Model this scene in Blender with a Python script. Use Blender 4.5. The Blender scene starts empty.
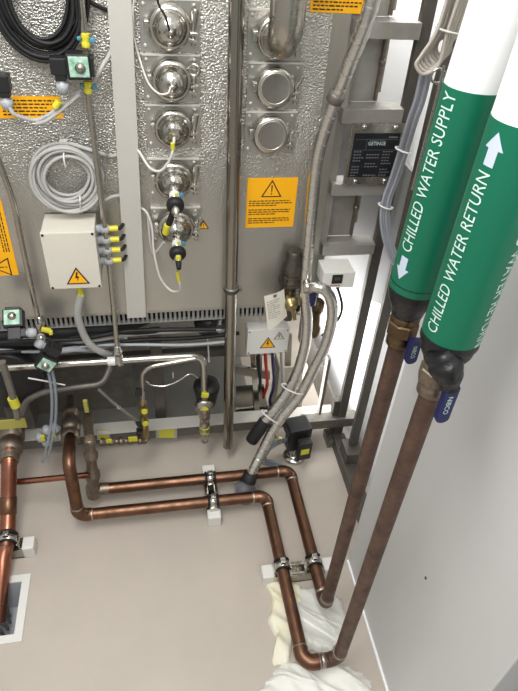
import bpy, bmesh, math, random
from mathutils import Vector, Matrix
random.seed(7)
S = bpy.context.scene
COL = S.collection
V = Vector
PI = math.pi

# ------------------------------------------------------------------ camera model
F, CX, CY, H = 586.0, 259.0, 345.5, 2.0
dn = V((-54, 704, 586)).normalized()
fd = V((-129, -493.5, 586)); fd = (fd - dn*fd.dot(dn)).normalized()
rx = dn.cross(fd)
AX = [rx, fd, -dn]                      # world axes expressed in camera (x right, y down, z forward)
CAM = V((0, 0, H))
def ray(u, v):
    r = V((u-CX, v-CY, F)); return V([a.dot(r) for a in AX])
def G(u, v, z=0.0):                     # point of the horizontal plane z seen at photo position u, v
    r = ray(u, v); return CAM + r*((z-H)/r.z)
def P(u, v, y):                         # point of the upright plane y
    r = ray(u, v); return CAM + r*(y/r.y)
def Q(u, v, x):                         # point of the upright plane x
    r = ray(u, v); return CAM + r*(x/r.x)

cam = bpy.data.cameras.new('camera'); camo = bpy.data.objects.new('camera', cam); COL.objects.link(camo)
cam.sensor_fit = 'VERTICAL'; cam.sensor_height = 36.0; cam.lens = 36.0*F/691.0
cam.clip_start = 0.02
m = Matrix.Identity(4)
for i in range(3):
    m[i][0], m[i][1], m[i][2], m[i][3] = AX[i].x, -AX[i].y, -AX[i].z, CAM[i]
camo.matrix_world = m
S.camera = camo

# ------------------------------------------------------------------ materials
def lin(h):
    h = h.lstrip('#'); c = [int(h[i:i+2], 16)/255 for i in (0, 2, 4)]
    return [(x/12.92 if x <= .04045 else ((x+.055)/1.055)**2.4) for x in c] + [1.0]
MATS = {}
def mat(name, col, rough=.5, metal=0.0, noise=0.0, nscale=20, bump=0.0, bscale=200, rvar=0.0, stretch=None, alpha=1.0, coat=0.0, col2=None, trans=0.0, aniso=0.0):
    if name in MATS: return MATS[name]
    M = bpy.data.materials.new(name); M.use_nodes = True; MATS[name] = M
    nt = M.node_tree; b = nt.nodes['Principled BSDF']
    c = lin(col) if isinstance(col, str) else list(col)
    b.inputs['Base Color'].default_value = c
    b.inputs['Roughness'].default_value = rough
    b.inputs['Metallic'].default_value = metal
    b.inputs['Alpha'].default_value = alpha
    b.inputs['Coat Weight'].default_value = coat
    b.inputs['Transmission Weight'].default_value = trans
    M.diffuse_color = c
    if noise or bump or rvar:
        tc = nt.nodes.new('ShaderNodeTexCoord'); mp = nt.nodes.new('ShaderNodeMapping')
        nt.links.new(tc.outputs['Object'], mp.inputs['Vector'])
        if stretch: mp.inputs['Scale'].default_value = stretch
    if noise or rvar:
        n = nt.nodes.new('ShaderNodeTexNoise'); n.inputs['Scale'].default_value = nscale; n.inputs['Detail'].default_value = 5; n.inputs['Roughness'].default_value = .65
        nt.links.new(mp.outputs['Vector'], n.inputs['Vector'])
        rp = nt.nodes.new('ShaderNodeMapRange'); rp.inputs[1].default_value = .3; rp.inputs[2].default_value = .7
        nt.links.new(n.outputs['Fac'], rp.inputs[0])
        if noise:
            mx = nt.nodes.new('ShaderNodeMix'); mx.data_type = 'RGBA'
            k = 1-noise
            c2 = lin(col2) if col2 else [c[0]*k, c[1]*k, c[2]*k, 1]
            mx.inputs[6].default_value = c; mx.inputs[7].default_value = c2
            nt.links.new(rp.outputs[0], mx.inputs[0]); nt.links.new(mx.outputs[2], b.inputs['Base Color'])
        if rvar:
            r2 = nt.nodes.new('ShaderNodeMapRange'); r2.inputs[3].default_value = max(.02, rough-rvar); r2.inputs[4].default_value = rough+rvar
            nt.links.new(rp.outputs[0], r2.inputs[0]); nt.links.new(r2.outputs[0], b.inputs['Roughness'])
    if bump:
        n2 = nt.nodes.new('ShaderNodeTexNoise'); n2.inputs['Scale'].default_value = bscale; n2.inputs['Detail'].default_value = 2
        nt.links.new(mp.outputs['Vector'], n2.inputs['Vector'])
        bp = nt.nodes.new('ShaderNodeBump'); bp.inputs['Strength'].default_value = bump; bp.inputs['Distance'].default_value = .004
        nt.links.new(n2.outputs['Fac'], bp.inputs['Height']); nt.links.new(bp.outputs['Normal'], b.inputs['Normal'])
    if aniso:
        b.inputs['Anisotropic'].default_value = aniso
        tg = nt.nodes.new('ShaderNodeTangent'); tg.direction_type = 'RADIAL'; tg.axis = 'Y'
        nt.links.new(tg.outputs[0], b.inputs['Tangent'])
    return M

M_floor = mat('floor_vinyl', '#bcb2a6', .42, 0, .10, 3.5, .02, 60, .08)
M_wall = mat('wall_paint', '#d0d0ce', .45, 0, .05, 2)
M_white_wall = mat('white_wall_paint', '#f6f7f7', .5)
M_ss = mat('stainless', '#bcb8ae', .28, 1, .18, 14, 0, 1, .08)
M_ssb = mat('stainless_brushed', '#bdb9af', .40, .8, .15, 30, .03, 300, .08, (1, 1, .06))
M_ssp = mat('stainless_polished', '#c8c5bd', .22, 1, .12, 25)
M_cap = mat('stainless_turned', '#bcb8ad', .28, 1, 0, 1, 0, 1, 0, None, 1, 0, None, 0, .75)
M_ssd = mat('stainless_dull', '#8f8b83', .5, .8, .3, 18, .03, 150, .1)
M_frame = mat('frame_steel', '#a5a29b', .48, .5, .22, 12, .02, 90, .08)
M_framed = mat('frame_steel_dark', '#5c5750', .5, .4, .25, 12, .02, 90, .08)
M_grey = mat('grey_paint', '#b9b7af', .5, .1, .06, 6)
M_pole = mat('pole_steel', '#9f9a90', .22, 1, .12, 9, 0, 1, .1, (1, 1, .2))
M_cu = mat('copper', '#85634f', .40, 1, .45, 16, .03, 120, .12)
M_cud = mat('copper_tarnished', '#735b4e', .52, .6, .4, 22, .05, 140, .1, None, 1, 0, '#54423a')
M_cub = mat('copper_bright', '#a8705a', .30, 1, .3, 20, 0, 1, .08)
M_sold = mat('solder', '#b9aba0', .4, 1, .3, 60)
M_brass = mat('brass', '#b3a274', .34, 1, .3, 30)
M_bronze = mat('bronze', '#7c6850', .36, 1, .4, 40, .04, 160)
M_nut = mat('union_metal', '#96897a', .45, .9, .4, 60, .1, 200)
M_wp = mat('white_plastic', '#d9d8d2', .45)
M_wpc = mat('offwhite_plastic', '#cfcabd', .5, 0, .08, 8)
M_gp = mat('grey_plastic', '#a3a6aa', .5)
M_gpl = mat('grey_cable', '#a9a8a4', .55)
M_gbe = mat('beige_cable', '#b5aea4', .55)
M_bp = mat('black_plastic', '#1b1b1c', .42)
M_br = mat('black_rubber', '#131314', .6, 0, .3, 40, .1, 200)
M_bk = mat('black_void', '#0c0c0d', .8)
M_tape = mat('black_tape', '#17181a', .38, 0, .3, 25, .5, 70, .12)
M_green = mat('green_vinyl', '#02654a', .42, 0, .06, 10)
M_white = mat('white_jacket', '#f4f4f4', .4)
M_mark = mat('pipe_marker_white', '#c3dbd0', .5)
M_arrow = mat('pipe_marker_arrow', '#bcc6d6', .5)
M_blue = mat('blue_handle', '#1a1f50', .38)
M_yel = mat('yellow_sign', '#f2ae06', .45)
M_yelb = mat('yellow_tag', '#cfc638', .45)
M_ylab = mat('yellow_label', '#c6c135', .45)
M_ink = mat('black_ink', '#1a1712', .6)
M_red = mat('red_ink', '#b03020', .5)
M_paper = mat('paper', '#d9d5c8', .7, 0, .06, 20)
M_glab = mat('green_label', '#579a78', .4, 0, .3, 60, 0, 1, 0, None, 1, 0, '#c9ddd0')
M_plate = mat('nameplate_black', '#15171b', .35)
M_plat = mat('nameplate_print', '#6d7074', .5)
M_cl = mat('clear_tube', '#9aa4ad', .15, 0, 0, 1, 0, 1, 0, None, .55)
M_cloth = mat('cloth_white', '#e9e8e0', .85, 0, .08, 14, .25, 220)
M_clothy = mat('cloth_cream', '#ebe8da', .85, 0, .12, 14, .25, 220, 0, None, 1, 0, '#e0d8b0')
M_plas = mat('plastic_film', '#d8d8d0', .3, 0, .1, 10, .3, 60)
M_teal = mat('teal_fitting', '#4a8499', .4)
M_weld = mat('weld_edge', '#d2cfc6', .4, .3)
M_ofw = mat('offwhite_cable', '#c9c7c0', .5)
M_door = mat('door_grey', '#66696d', .5)

def emboss():                            # leather-grain rolled stainless sheet, the grain fades to plain brushed metal lower down
    M = bpy.data.materials.new('embossed_stainless'); M.use_nodes = True
    nt = M.node_tree; b = nt.nodes['Principled BSDF']; N = nt.nodes.new; L = nt.links.new
    b.inputs['Metallic'].default_value = .85; b.inputs['Base Color'].default_value = lin('#bbb9b2'); b.inputs['Roughness'].default_value = .30
    tc = N('ShaderNodeTexCoord')
    v = N('ShaderNodeTexNoise'); v.inputs['Scale'].default_value = 185; v.inputs['Detail'].default_value = 1.5
    L(tc.outputs['Object'], v.inputs['Vector'])
    sx = N('ShaderNodeSeparateXYZ'); L(tc.outputs['Object'], sx.inputs[0])
    mr = N('ShaderNodeMapRange'); mr.inputs[1].default_value = .28; mr.inputs[2].default_value = .62; mr.inputs[3].default_value = .12; mr.inputs[4].default_value = 1.0
    L(sx.outputs['Z'], mr.inputs[0])
    bp = N('ShaderNodeBump'); bp.inputs['Distance'].default_value = .0062
    L(mr.outputs[0], bp.inputs['Strength']); L(v.outputs['Fac'], bp.inputs['Height']); L(bp.outputs['Normal'], b.inputs['Normal'])
    n = N('ShaderNodeTexNoise'); n.inputs['Scale'].default_value = 4; n.inputs['Detail'].default_value = 5; L(tc.outputs['Object'], n.inputs['Vector'])
    r = N('ShaderNodeMapRange'); r.inputs[1].default_value = .3; r.inputs[2].default_value = .7; r.inputs[3].default_value = .24; r.inputs[4].default_value = .38
    L(n.outputs['Fac'], r.inputs[0]); L(r.outputs[0], b.inputs['Roughness'])
    return M
M_emb = emboss()

# ------------------------------------------------------------------ mesh builder
def frame_of(t):
    t = t.normalized(); a = V((0, 0, 1)) if abs(t.z) < .9 else V((1, 0, 0))
    n = (a - t*a.dot(t)).normalized(); return n, t.cross(n)
class MB:
    def __init__(s): s.v = []; s.f = []; s.mi = []; s.sm = []
    def add(s, vs, fs, mi=0, smooth=False):
        o = len(s.v); s.v += [V(p) for p in vs]
        for f in fs: s.f.append([o+i for i in f]); s.mi.append(mi); s.sm.append(smooth)
        return s
    def box(s, c, size, rot=None, mi=0, bev=.0):
        bm = bmesh.new(); bmesh.ops.create_cube(bm, size=1)
        for w in bm.verts: w.co = V((w.co.x*size[0], w.co.y*size[1], w.co.z*size[2]))
        if bev: bmesh.ops.bevel(bm, geom=bm.edges[:], offset=min(bev, min(size)*.45), segments=2, affect='EDGES', profile=.6)
        R = rot if rot is not None else Matrix.Identity(3)
        bm.verts.index_update()
        s.add([R @ w.co + V(c) for w in bm.verts], [[w.index for w in f.verts] for f in bm.faces], mi, False)
        bm.free(); return s
    def sweep(s, pts, r, n=12, mi=0, cap=True, closed=False):
        pts = [V(p) for p in pts]; k = len(pts)
        rs = r if isinstance(r, (list, tuple)) else [r]*k
        tg = []
        for i in range(k):
            a = pts[i-1] if i or closed else pts[0]; b = pts[(i+1) % k] if i < k-1 or closed else pts[-1]
            tg.append((b-a).normalized() if (b-a).length > 1e-9 else V((0, 0, 1)))
        nn, _ = frame_of(tg[0]); vs = []
        for i in range(k):
            nn = nn - tg[i]*nn.dot(tg[i]); nn.normalize(); bb = tg[i].cross(nn)
            for j in range(n):
                a = 2*PI*j/n; vs.append(pts[i] + (nn*math.cos(a) + bb*math.sin(a))*rs[i])
        fs = []
        for i in range(k if closed else k-1):
            i2 = (i+1) % k
            for j in range(n):
                j2 = (j+1) % n; fs.append([i*n+j, i*n+j2, i2*n+j2, i2*n+j])
        s.add(vs, fs, mi, True)
        if cap and not closed:
            s.add(vs[:n], [list(range(n))[::-1]], mi); s.add(vs[-n:], [list(range(n))], mi)
        return s
    def cyl(s, a, b, r, n=20, mi=0, r2=None):
        return s.sweep([a, b], [r, r if r2 is None else r2], n, mi)
    def lathe(s, o, ax, prof, n=32, mi=0, smooth=True):   # prof: (radius, height along the axis)
        o = V(o); ax = V(ax).normalized(); e, g = frame_of(ax); vs = []
        for (r, h) in prof:
            for j in range(n):
                a = 2*PI*j/n; vs.append(o + ax*h + (e*math.cos(a)+g*math.sin(a))*max(r, 1e-5))
        fs = []
        for i in range(len(prof)-1):
            for j in range(n):
                j2 = (j+1) % n; fs.append([i*n+j, i*n+j2, (i+1)*n+j2, (i+1)*n+j])
        s.add(vs, fs, mi, smooth)
        s.add(vs[:n], [list(range(n))[::-1]], mi); s.add(vs[-n:], [list(range(n))], mi)
        return s
    def torus(s, c, ax, R, r, n=32, k=8, mi=0, ell=1.0):
        ax = V(ax).normalized(); e, g = frame_of(ax)
        return s.sweep([V(c) + (e*math.cos(2*PI*i/n)*ell + g*math.sin(2*PI*i/n))*R for i in range(n)], r, k, mi, closed=True)
    def poly(s, pts, mi=0):
        return s.add(pts, [list(range(len(pts)))], mi)
    def prism(s, pts, d, mi=0):
        pts = [V(p) for p in pts]; n = len(pts); d = V(d)
        return s.add(pts+[p+d for p in pts], [list(range(n))[::-1], [n+i for i in range(n)]] + [[i, (i+1) % n, n+(i+1) % n, n+i] for i in range(n)], mi)
def fillet(pts, rad, k=8):
    pts = [V(p) for p in pts]; out = [pts[0]]
    for i in range(1, len(pts)-1):
        a, b, c = pts[i-1], pts[i], pts[i+1]
        d1 = (a-b); d2 = (c-b); r = rad[i-1] if isinstance(rad, (list, tuple)) else rad
        r = min(r, d1.length*.49, d2.length*.49)
        p, q = b + d1.normalized()*r, b + d2.normalized()*r
        for t in range(k+1):
            t /= k; out.append(p*(1-t)**2 + b*2*t*(1-t) + q*t*t)
    out.append(pts[-1]); return out
def spline(pts, k=10, closed=False):
    pts = [V(p) for p in pts]; n = len(pts); out = []
    for i in range(n if closed else n-1):
        p1, p2 = pts[i], pts[(i+1) % n]
        p0 = pts[i-1] if (i > 0 or closed) else p1*2-p2
        p3 = pts[(i+2) % n] if (i+2 < n or closed) else p2*2-p1
        for j in range(k):
            t = j/k
            out.append(.5*((2*p1) + (p2-p0)*t + (2*p0-5*p1+4*p2-p3)*t*t + (3*p1-p0-3*p2+p3)*t**3))
    if not closed: out.append(pts[-1])
    return out
def resample(pts, ds):
    out = [pts[0]]; acc = 0
    for a, b in zip(pts[:-1], pts[1:]):
        L = (b-a).length
        if L < 1e-9: continue
        t = ds-acc
        while t <= L: out.append(a + (b-a)*(t/L)); t += ds
        acc = L-(t-ds)
    return out

def obj(name, mb, mats, parent=None, label=None):
    if not isinstance(mats, (list, tuple)): mats = [mats]
    me = bpy.data.meshes.new(name)
    if parent is not None: o0 = parent.location
    else:
        lo = V([min(p[i] for p in mb.v) for i in range(3)]); hi = V([max(p[i] for p in mb.v) for i in range(3)])
        o0 = V(((lo.x+hi.x)/2, (lo.y+hi.y)/2, lo.z))
    base = V((0, 0, 0)) if parent is not None else o0
    ORG = o0 if parent is None else None
    # geometry is given in world space; parts sit under roots (possibly two levels)
    w = root_world(parent) if parent is not None else o0
    me.from_pydata([p - w for p in mb.v], [], mb.f)
    for mm in mats: me.materials.append(mm)
    me.polygons.foreach_set('material_index', mb.mi); me.polygons.foreach_set('use_smooth', mb.sm)
    bm = bmesh.new(); bm.from_mesh(me); bmesh.ops.recalc_face_normals(bm, faces=bm.faces); bm.to_mesh(me); bm.free()
    me.update()
    o = bpy.data.objects.new(name, me); COL.objects.link(o)
    if parent is not None: o.parent = parent
    else: o.location = o0
    if label: o['label'] = label
    return o
def obj_split(name, mb, mats, parent=None):
    par = list(range(len(mb.v)))
    def fnd(i):
        while par[i] != i: par[i] = par[par[i]]; i = par[i]
        return i
    key = {}
    for i, p in enumerate(mb.v):
        k = (round(p.x, 5), round(p.y, 5), round(p.z, 5))
        if k in key: par[fnd(i)] = fnd(key[k])
        else: key[k] = i
    for f in mb.f:
        for i in f[1:]: par[fnd(i)] = fnd(f[0])
    grp = {}
    for j, f in enumerate(mb.f): grp.setdefault(fnd(f[0]), []).append(j)
    for fs in grp.values():
        nb = MB(); mp = {}
        for j in fs:
            for i in mb.f[j]:
                if i not in mp: mp[i] = len(nb.v); nb.v.append(mb.v[i].copy())
            nb.f.append([mp[i] for i in mb.f[j]]); nb.mi.append(mb.mi[j]); nb.sm.append(mb.sm[j])
        obj(name, nb, mats, parent)
def root_world(o):
    w = V((0, 0, 0))
    while o is not None: w = w + o.location; o = o.parent
    return w
def tag(o, label, cat, group=None, kind=None):
    o['label'] = label; o['category'] = cat
    if group: o['group'] = group
    if kind: o['kind'] = kind
    return o
def thing(name, label, cat, loc, group=None):
    o = bpy.data.objects.new(name, None); o.empty_display_size = .02; COL.objects.link(o); o.location = V(loc)
    return tag(o, label, cat, group)
def one(name, mb, mats, label, cat, group=None): return tag(obj(name, mb, mats), label, cat, group)
def struct(name, mb, mats, parent=None):
    o = obj(name, mb, mats, parent)
    if parent is None: o['kind'] = 'structure'
    return o
def text_mesh(txt, slices=0):
    cu = bpy.data.curves.new('t', 'FONT'); cu.body = txt; cu.resolution_u = 3
    o = bpy.data.objects.new('t', cu); COL.objects.link(o)
    dg = bpy.context.evaluated_depsgraph_get()
    me = bpy.data.meshes.new_from_object(o.evaluated_get(dg))
    vs = [v.co.copy() for v in me.vertices]; fs = [list(p.vertices) for p in me.polygons]
    bpy.data.objects.remove(o); bpy.data.curves.remove(cu); bpy.data.meshes.remove(me)
    x0 = min(v.x for v in vs); x1 = max(v.x for v in vs); y0 = min(v.y for v in vs); y1 = max(v.y for v in vs)
    vs = [V(((v.x-x0)/(x1-x0), (v.y-y0)/(y1-y0), 0)) for v in vs]
    if not slices: return [(v.x, v.y) for v in vs], fs
    bm = bmesh.new(); bv = [bm.verts.new(v) for v in vs]
    for f in fs:
        try: bm.faces.new([bv[i] for i in f])
        except ValueError: pass
    for k in range(1, slices):
        bmesh.ops.bisect_plane(bm, geom=bm.verts[:]+bm.edges[:]+bm.faces[:], plane_co=(0, k/slices, 0), plane_no=(0, 1, 0))
    bm.verts.index_update(); vs = [(v.co.x, v.co.y) for v in bm.verts]; fs = [[v.index for v in f.verts] for f in bm.faces]; bm.free()
    return vs, fs
def text_flat(mb, txt, o, ex, ey, mi=0):       # fills the box spanned by ex, ey
    vs, fs = text_mesh(txt); mb.add([V(o)+V(ex)*a+V(ey)*b for a, b in vs], fs, mi)

# ------------------------------------------------------------------ room
DX0, DX1, DY0, DY1 = -.80, -.504, .944, 1.181   # opening of the floor drain
mb = MB()
def slab(x0, x1, y0, y1): mb.box(((x0+x1)/2, (y0+y1)/2, -.05), (x1-x0, y1-y0, .1))
b_ = .02
slab(-3, DX0+b_, -2, 4); slab(DX1-b_, 3, -2, 4); slab(DX0+b_, DX1-b_, -2, DY0+b_); slab(DX0+b_, DX1-b_, DY1-b_, 4)
struct('floor', mb, M_floor)
WX = .64
mb = MB(); mb.box((WX+.06, (.381+1.085)/2, 1.35), (.12, 1.085-.381, 2.7), bev=.004); struct('wall_right', mb, M_wall)
mb = MB(); mb.box((WX-.004, (.385+1.08)/2, .007), (.008, .69, .014), bev=.003); struct('baseboard_right', mb, M_white_wall)
mb = MB(); mb.box((WX+.10, -.2, 1.35), (.05, 1.13, 2.7)); struct('door_1', mb, M_door)
mb = MB(); mb.box((.86, 2.15, 1.35), (.08, 2.1, 2.7)); struct('wall_recess', mb, M_white_wall)
mb = MB(); mb.prism([(.815, 1.25, .97), (.815, 1.683, .747), (.815, 2.35, .40), (.815, 2.35, 1.276), (.815, 1.25, 1.276)], (-.012, 0, 0)); struct('grey_band_1', mb, mat('band_grey', '#7d7c7a', .5))  # flat grey polygon with a slanting lower edge against the recessed wall
mb = MB(); mb.box((-.6, 3.25, 1.35), (4, .1, 2.7)); struct('wall_back', mb, M_grey)

mb = MB(); mb.lathe(Q(426, 578, WX), (-1, 0, 0), [(.004, 0), (.004, .002), (.002, .003)], 10)
one('wall_screw', mb, M_bp, 'tiny black screw head on the bare right wall', 'screw')
# floor drain
t = thing('floor_drain', 'white square floor drain let into the floor at the left edge', 'drain', ((DX0+DX1)/2, (DY0+DY1)/2, 0))
mb = MB(); w = .027
for (x0, x1, y0, y1) in [(DX0, DX1, DY0, DY0+w), (DX0, DX1, DY1-w, DY1), (DX0, DX0+w, DY0+w, DY1-w), (DX1-w, DX1, DY0+w, DY1-w)]:
    mb.box(((x0+x1)/2, (y0+y1)/2, .0005), (x1-x0, y1-y0, .009))
obj('rim', mb, M_wp, t)
mb = MB(); a, b2, c2, d2 = DX0+w, DX1-w, DY0+w, DY1-w
e = .02
mb.add([(a, c2, 0), (b2, c2, 0), (b2, d2, 0), (a, d2, 0), (a+e, c2+e, -.13), (b2-e, c2+e, -.13), (b2-e, d2-e, -.13), (a+e, d2-e, -.13)],
       [[0, 1, 5, 4], [1, 2, 6, 5], [2, 3, 7, 6], [3, 0, 4, 7], [4, 5, 6, 7]])
obj('basin', mb, M_gp, t)
mb = MB(); ctr = V((DX0+.14, (DY0+DY1)/2+.0, -.05))
for i in range(22):
    an = 2*PI*i/22; dr = V((math.cos(an), math.sin(an), 0))
    mb.sweep(spline([ctr+dr*.02+V((0, 0, .01)), ctr+dr*.05+V((0, 0, .012)), ctr+dr*.078+V((0, 0, -.012)), ctr+dr*.083+V((0, 0, -.05))], 4), .0055, 6)
mb.torus(ctr+V((0, 0, .012)), (0, 0, 1), .022, .007, 20, 6)
obj('grate', mb, M_ssd, t)

# ------------------------------------------------------------------ sterilizer cabinet
PY = 1.66
XL, XR = -.95, .535
t = thing('machine_cabinet', 'large embossed stainless steel machine panel carrying ports and signs', 'machine', (-.2, PY+.2, .775))
mb = MB(); mb.box(((XL+XR)/2, PY+.012, 1.48), (XR-XL, .024, 1.41), bev=.003)
obj('front_panel', mb, M_emb, t)
mb = MB(); mb.box(((XL+XR)/2, PY+.50, 1.50), (XR-XL, .94, 1.36)); obj('body', mb, M_ssd, t)
mb = MB(); mb.box(((XL+XR)/2, PY+.018, .771), (XR-XL, .030, .012), bev=.002); obj('bottom_lip', mb, M_ssb, t)
mb = MB(); mb.box((.518, PY-.0002, 1.48), (.05, .0016, 1.40)); obj('edge_strip', mb, M_ssb, t)

mb = MB()
c0, c1 = P(127, 312, 1.64), P(146, 316, 1.64); d0, d1 = P(105.5, -30, 1.64), P(130, -30, 1.64)
mb.prism([(c0.x, 1.625, c0.z-.015), (c1.x, 1.625, c0.z-.015), (d1.x, 1.625, d1.z), (d0.x, 1.625, d0.z)], (0, .034, 0))
one('cover_channel', mb, M_grey, 'flat light grey vertical cover strip running down the panel beside the ports', 'cover strip')

# ports ------------------------------------------------------------
def port(x, z, label, kind, wing='bolt', k=.80):
    def obk(n, mb, mm, tt):
        o_ = V((x, PY, z)); mb.v = [o_+(p-o_)*k for p in mb.v]; return obj(n, mb, mm, tt)
    t = thing('clamp_port', label, 'port', (x, PY, z-.06), 'clamped ports on the machine panel')
    mb = MB(); mb.box((x+.002, PY-.002, z), (.150, .004, .121), bev=.001)
    mb.box((x+.002, PY-.006, z+.0585), (.150, .008, .0045), mi=1)
    for sx in (-1, 1):
        for sz in (-1, 1): mb.lathe((x+sx*.062, PY-.004, z+sz*.047), (0, -1, 0), [(.005, 0), (.005, .003), (.002, .005)], 8, 1)
    obj('mounting_plate', mb, [M_emb, M_weld], t)
    mb = MB(); mb.lathe((x, PY, z), (0, -1, 0), [(.052, 0), (.052, .028)], 40); obk('ferrule', mb, M_ss, t)
    mb = MB(); mb.lathe((x, PY, z), (0, -1, 0), [(.052, .018), (.064, .020), (.0675, .027), (.0675, .036), (.064, .042), (.058, .046), (.050, .047)], 48)
    obk('clamp_ring', mb, M_ssp, t)
    mb = MB(); mb.box((x-.070, PY-.031, z+.004), (.016, .022, .03), bev=.003); mb.cyl((x-.072, PY-.045, z+.004), (x-.072, PY-.015, z+.004), .006, 10)
    obk('hinge', mb, M_ssp, t)
    lx, lz = x+.066, z-.034
    mb = MB(); mb.box((lx, PY-.032, lz), (.034, .020, .009), Matrix.Rotation(.35, 3, 'Y'), bev=.002); mb.box((lx+.006, PY-.032, lz+.018), (.030, .020, .009), bev=.002)
    mb.cyl((lx+.008, PY-.032, lz-.018), (lx+.008, PY-.032, lz+.055), .0045, 10)
    mb.lathe((lx+.008, PY-.032, lz-.012), (0, 0, 1), [(.008, -.006), (.008, .004)], 6)
    obk('swing_bolt', mb, M_ssp, t)
    mb = MB(); bx, bz = lx+.008, lz+.05
    if wing == 'bolt':
        mb.lathe((bx, PY-.032, bz-.01), (0.12, 0, 1), [(.006, -.02), (.009, -.012), (.011, .01), (.013, .04), (.011, .047)], 10)
    elif wing == 'ring':
        mb.lathe((bx, PY-.032, bz-.012), (0, 0, 1), [(.006, -.012), (.009, 0), (.008, .006)], 10)
        mb.torus((bx, PY-.032, bz+.018), (.2, 1, 0), .017, .006, 20, 8)
    else:
        mb.lathe((bx, PY-.032, bz-.012), (0, 0, 1), [(.006, -.012), (.009, 0), (.008, .006)], 10)
        for sgn in (-1, 1):
            mb.sweep(spline([(bx, PY-.032, bz-.012), (bx+sgn*.011, PY-.034, bz+.004), (bx+sgn*.018, PY-.036, bz+.026)], 4), [.005]*4+[.006]*4+[.004], 8)
    obk('wing_nut', mb, M_ssp, t)
    mb = MB(); f = PY-.042
    if kind == 'dome':
        mb.lathe((x, f, z), (0, -1, 0), [(.054, 0), (.054, .004), (.048, .008), (.046, .014), (.043, .026), (.036, .037), (.024, .044), (.015, .047), (.014, .055), (.009, .058), (.008, .064), (.0005, .065)], 48)
        obk('domed_cap', mb, M_ssp, t)
    elif kind == 'flat':
        mb.lathe((x, f, z), (0, -1, 0), [(.056, 0), (.056, .003), (.050, .006), (.047, .005), (.0466, .0035), (.0005, .003)], 56)
        obk('flat_cap', mb, M_cap, t)
    elif kind in ('sensor', 'cable'):
        mb.lathe((x, f, z), (0, -1, 0), [(.056, 0), (.056, .005), (.046, .010), (.044, .02), (.034, .030), (.031, .036), (.022, .040), (.019, .052)], 48)
        obk('reducer_cap', mb, M_ssp, t)
    return t
px_, pz_ = .070, [1.664, 1.538, 1.412, 1.262, 1.108]
port(px_, pz_[0], 'domed steel port cap with black wire to its centre, topmost of left column', 'dome', 'bolt')
port(px_, pz_[1], 'domed steel port cap with white wire and ring nut, second of left column', 'dome', 'ring')
port(px_, pz_[2], 'steel port cap with pale looped cable, third of left column', 'cable', 'bolt', .78)
port(px_-.004, pz_[3], 'clamped port holding the upper black-plugged sensor', 'sensor', 'bolt', .84)
port(px_-.002, pz_[4], 'clamped port holding the lower sensor beside small warning triangle', 'sensor', 'wing', .84)
qx_ = .348
pe = port(qx_-.006, 1.648, 'clamped port under the thick steel elbow pipe, topmost of right column', 'none', 'bolt')
port(qx_, 1.523, 'flat turned steel port cap, upper of two blank caps in right column', 'flat', 'wing')
port(qx_-.002, 1.395, 'flat turned steel port cap above the large yellow sign, lowest of right column', 'flat', 'wing')

# steel elbow pipe into the top right port
mb = MB(); ex, ez = qx_-.006, 1.648
path = [V((ex, PY-.035, ez)), V((ex, PY-.06, ez))] + [V((ex, PY-.06-.075*math.sin(a), ez+.075*(1-math.cos(a)))) for a in [PI/2*i/12 for i in range(1, 13)]] + [V((ex, PY-.135, 2.1))]
t = thing('elbow_pipe', 'thick stainless elbow pipe bending down from above into panel port', 'pipe', (ex, PY-.1, ez-.05))
mb.sweep(path, .043, 32); obj('pipe', mb, M_ss, t)
mb = MB(); mb.lathe((ex, PY-.034, ez), (0, -1, 0), [(.046, 0), (.046, .006), (.0445, .010), (.0445, .018), (.043, .018)], 40); obj('flange', mb, M_ssp, t)

# sensors on ports 4 and 5
def sensor(x, z, label, tilt=0.0):
    y0 = PY-.076
    t = thing('sensor_probe', label, 'sensor', (x, y0, z-.02), 'sensors plugged into the lower left ports')
    ax = V((.0, -1, -.36)).normalized(); o = V((x, y0, z))
    mb = MB(); mb.lathe(o, ax, [(.017, 0), (.017, .012), (.014, .016), (.014, .05), (.012, .052)], 20); obj('body', mb, M_ssp, t)
    mb = MB(); mb.lathe(o+ax*.02, ax, [(.0146, 0), (.0146, .018)], 20); mb.box(o+ax*.03+V((.018, 0, .004)), (.014, .010, .012), mi=1, bev=.002); mb.box(o+ax*.028+V((.004, -.014, .008)), (.010, .004, .014), mi=2)
    obj('tag_band', mb, [M_wp, M_teal, M_yelb], t)
    mb = MB(); mb.lathe(o+ax*.05, ax, [(.014, 0), (.023, .002), (.025, .008), (.025, .018), (.022, .024), (.014, .026)], 24); obj('plug_collar', mb, M_br, t)
    mb = MB(); mb.lathe(o+ax*.074, ax, [(.012, 0), (.012, .014), (.009, .018), (.007, .03)], 16); obj('connector', mb, M_ssp, t)
    return o, ax
o4, a4 = sensor(px_-.006, pz_[3]-.002, 'upper silver sensor with black ring collar above small warning triangle')
o5, a5 = sensor(px_-.004, pz_[4]-.004, 'lower silver sensor with black ring collar and yellow arrow tag')
def bands(mb, pts, r, mi=0, n=10): mb.sweep(pts, r, n, mi)
e4 = o4+a4*.10
mb = MB(); mb.sweep(spline([e4, P(173, 213, 1.54), P(169, 224, 1.55), P(165, 233, 1.58)], 6), [.0085]*6+[.0095]*12+[.008], 10)
t = thing('sensor_lead', 'thick black lead drooping from the upper sensor to lower port', 'cable', e4); obj('cable', mb, M_br, t)
mb = MB(); mb.sweep([P(167.5, 225, 1.546), P(165.5, 233, 1.555)], .0105, 8); obj('cable_tag', mb, M_yelb, t)
e5 = o5+a5*.10
t = thing('sensor_cable', 'thin white cable looping from the lower sensor up behind grey strip', 'cable', e5)
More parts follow.
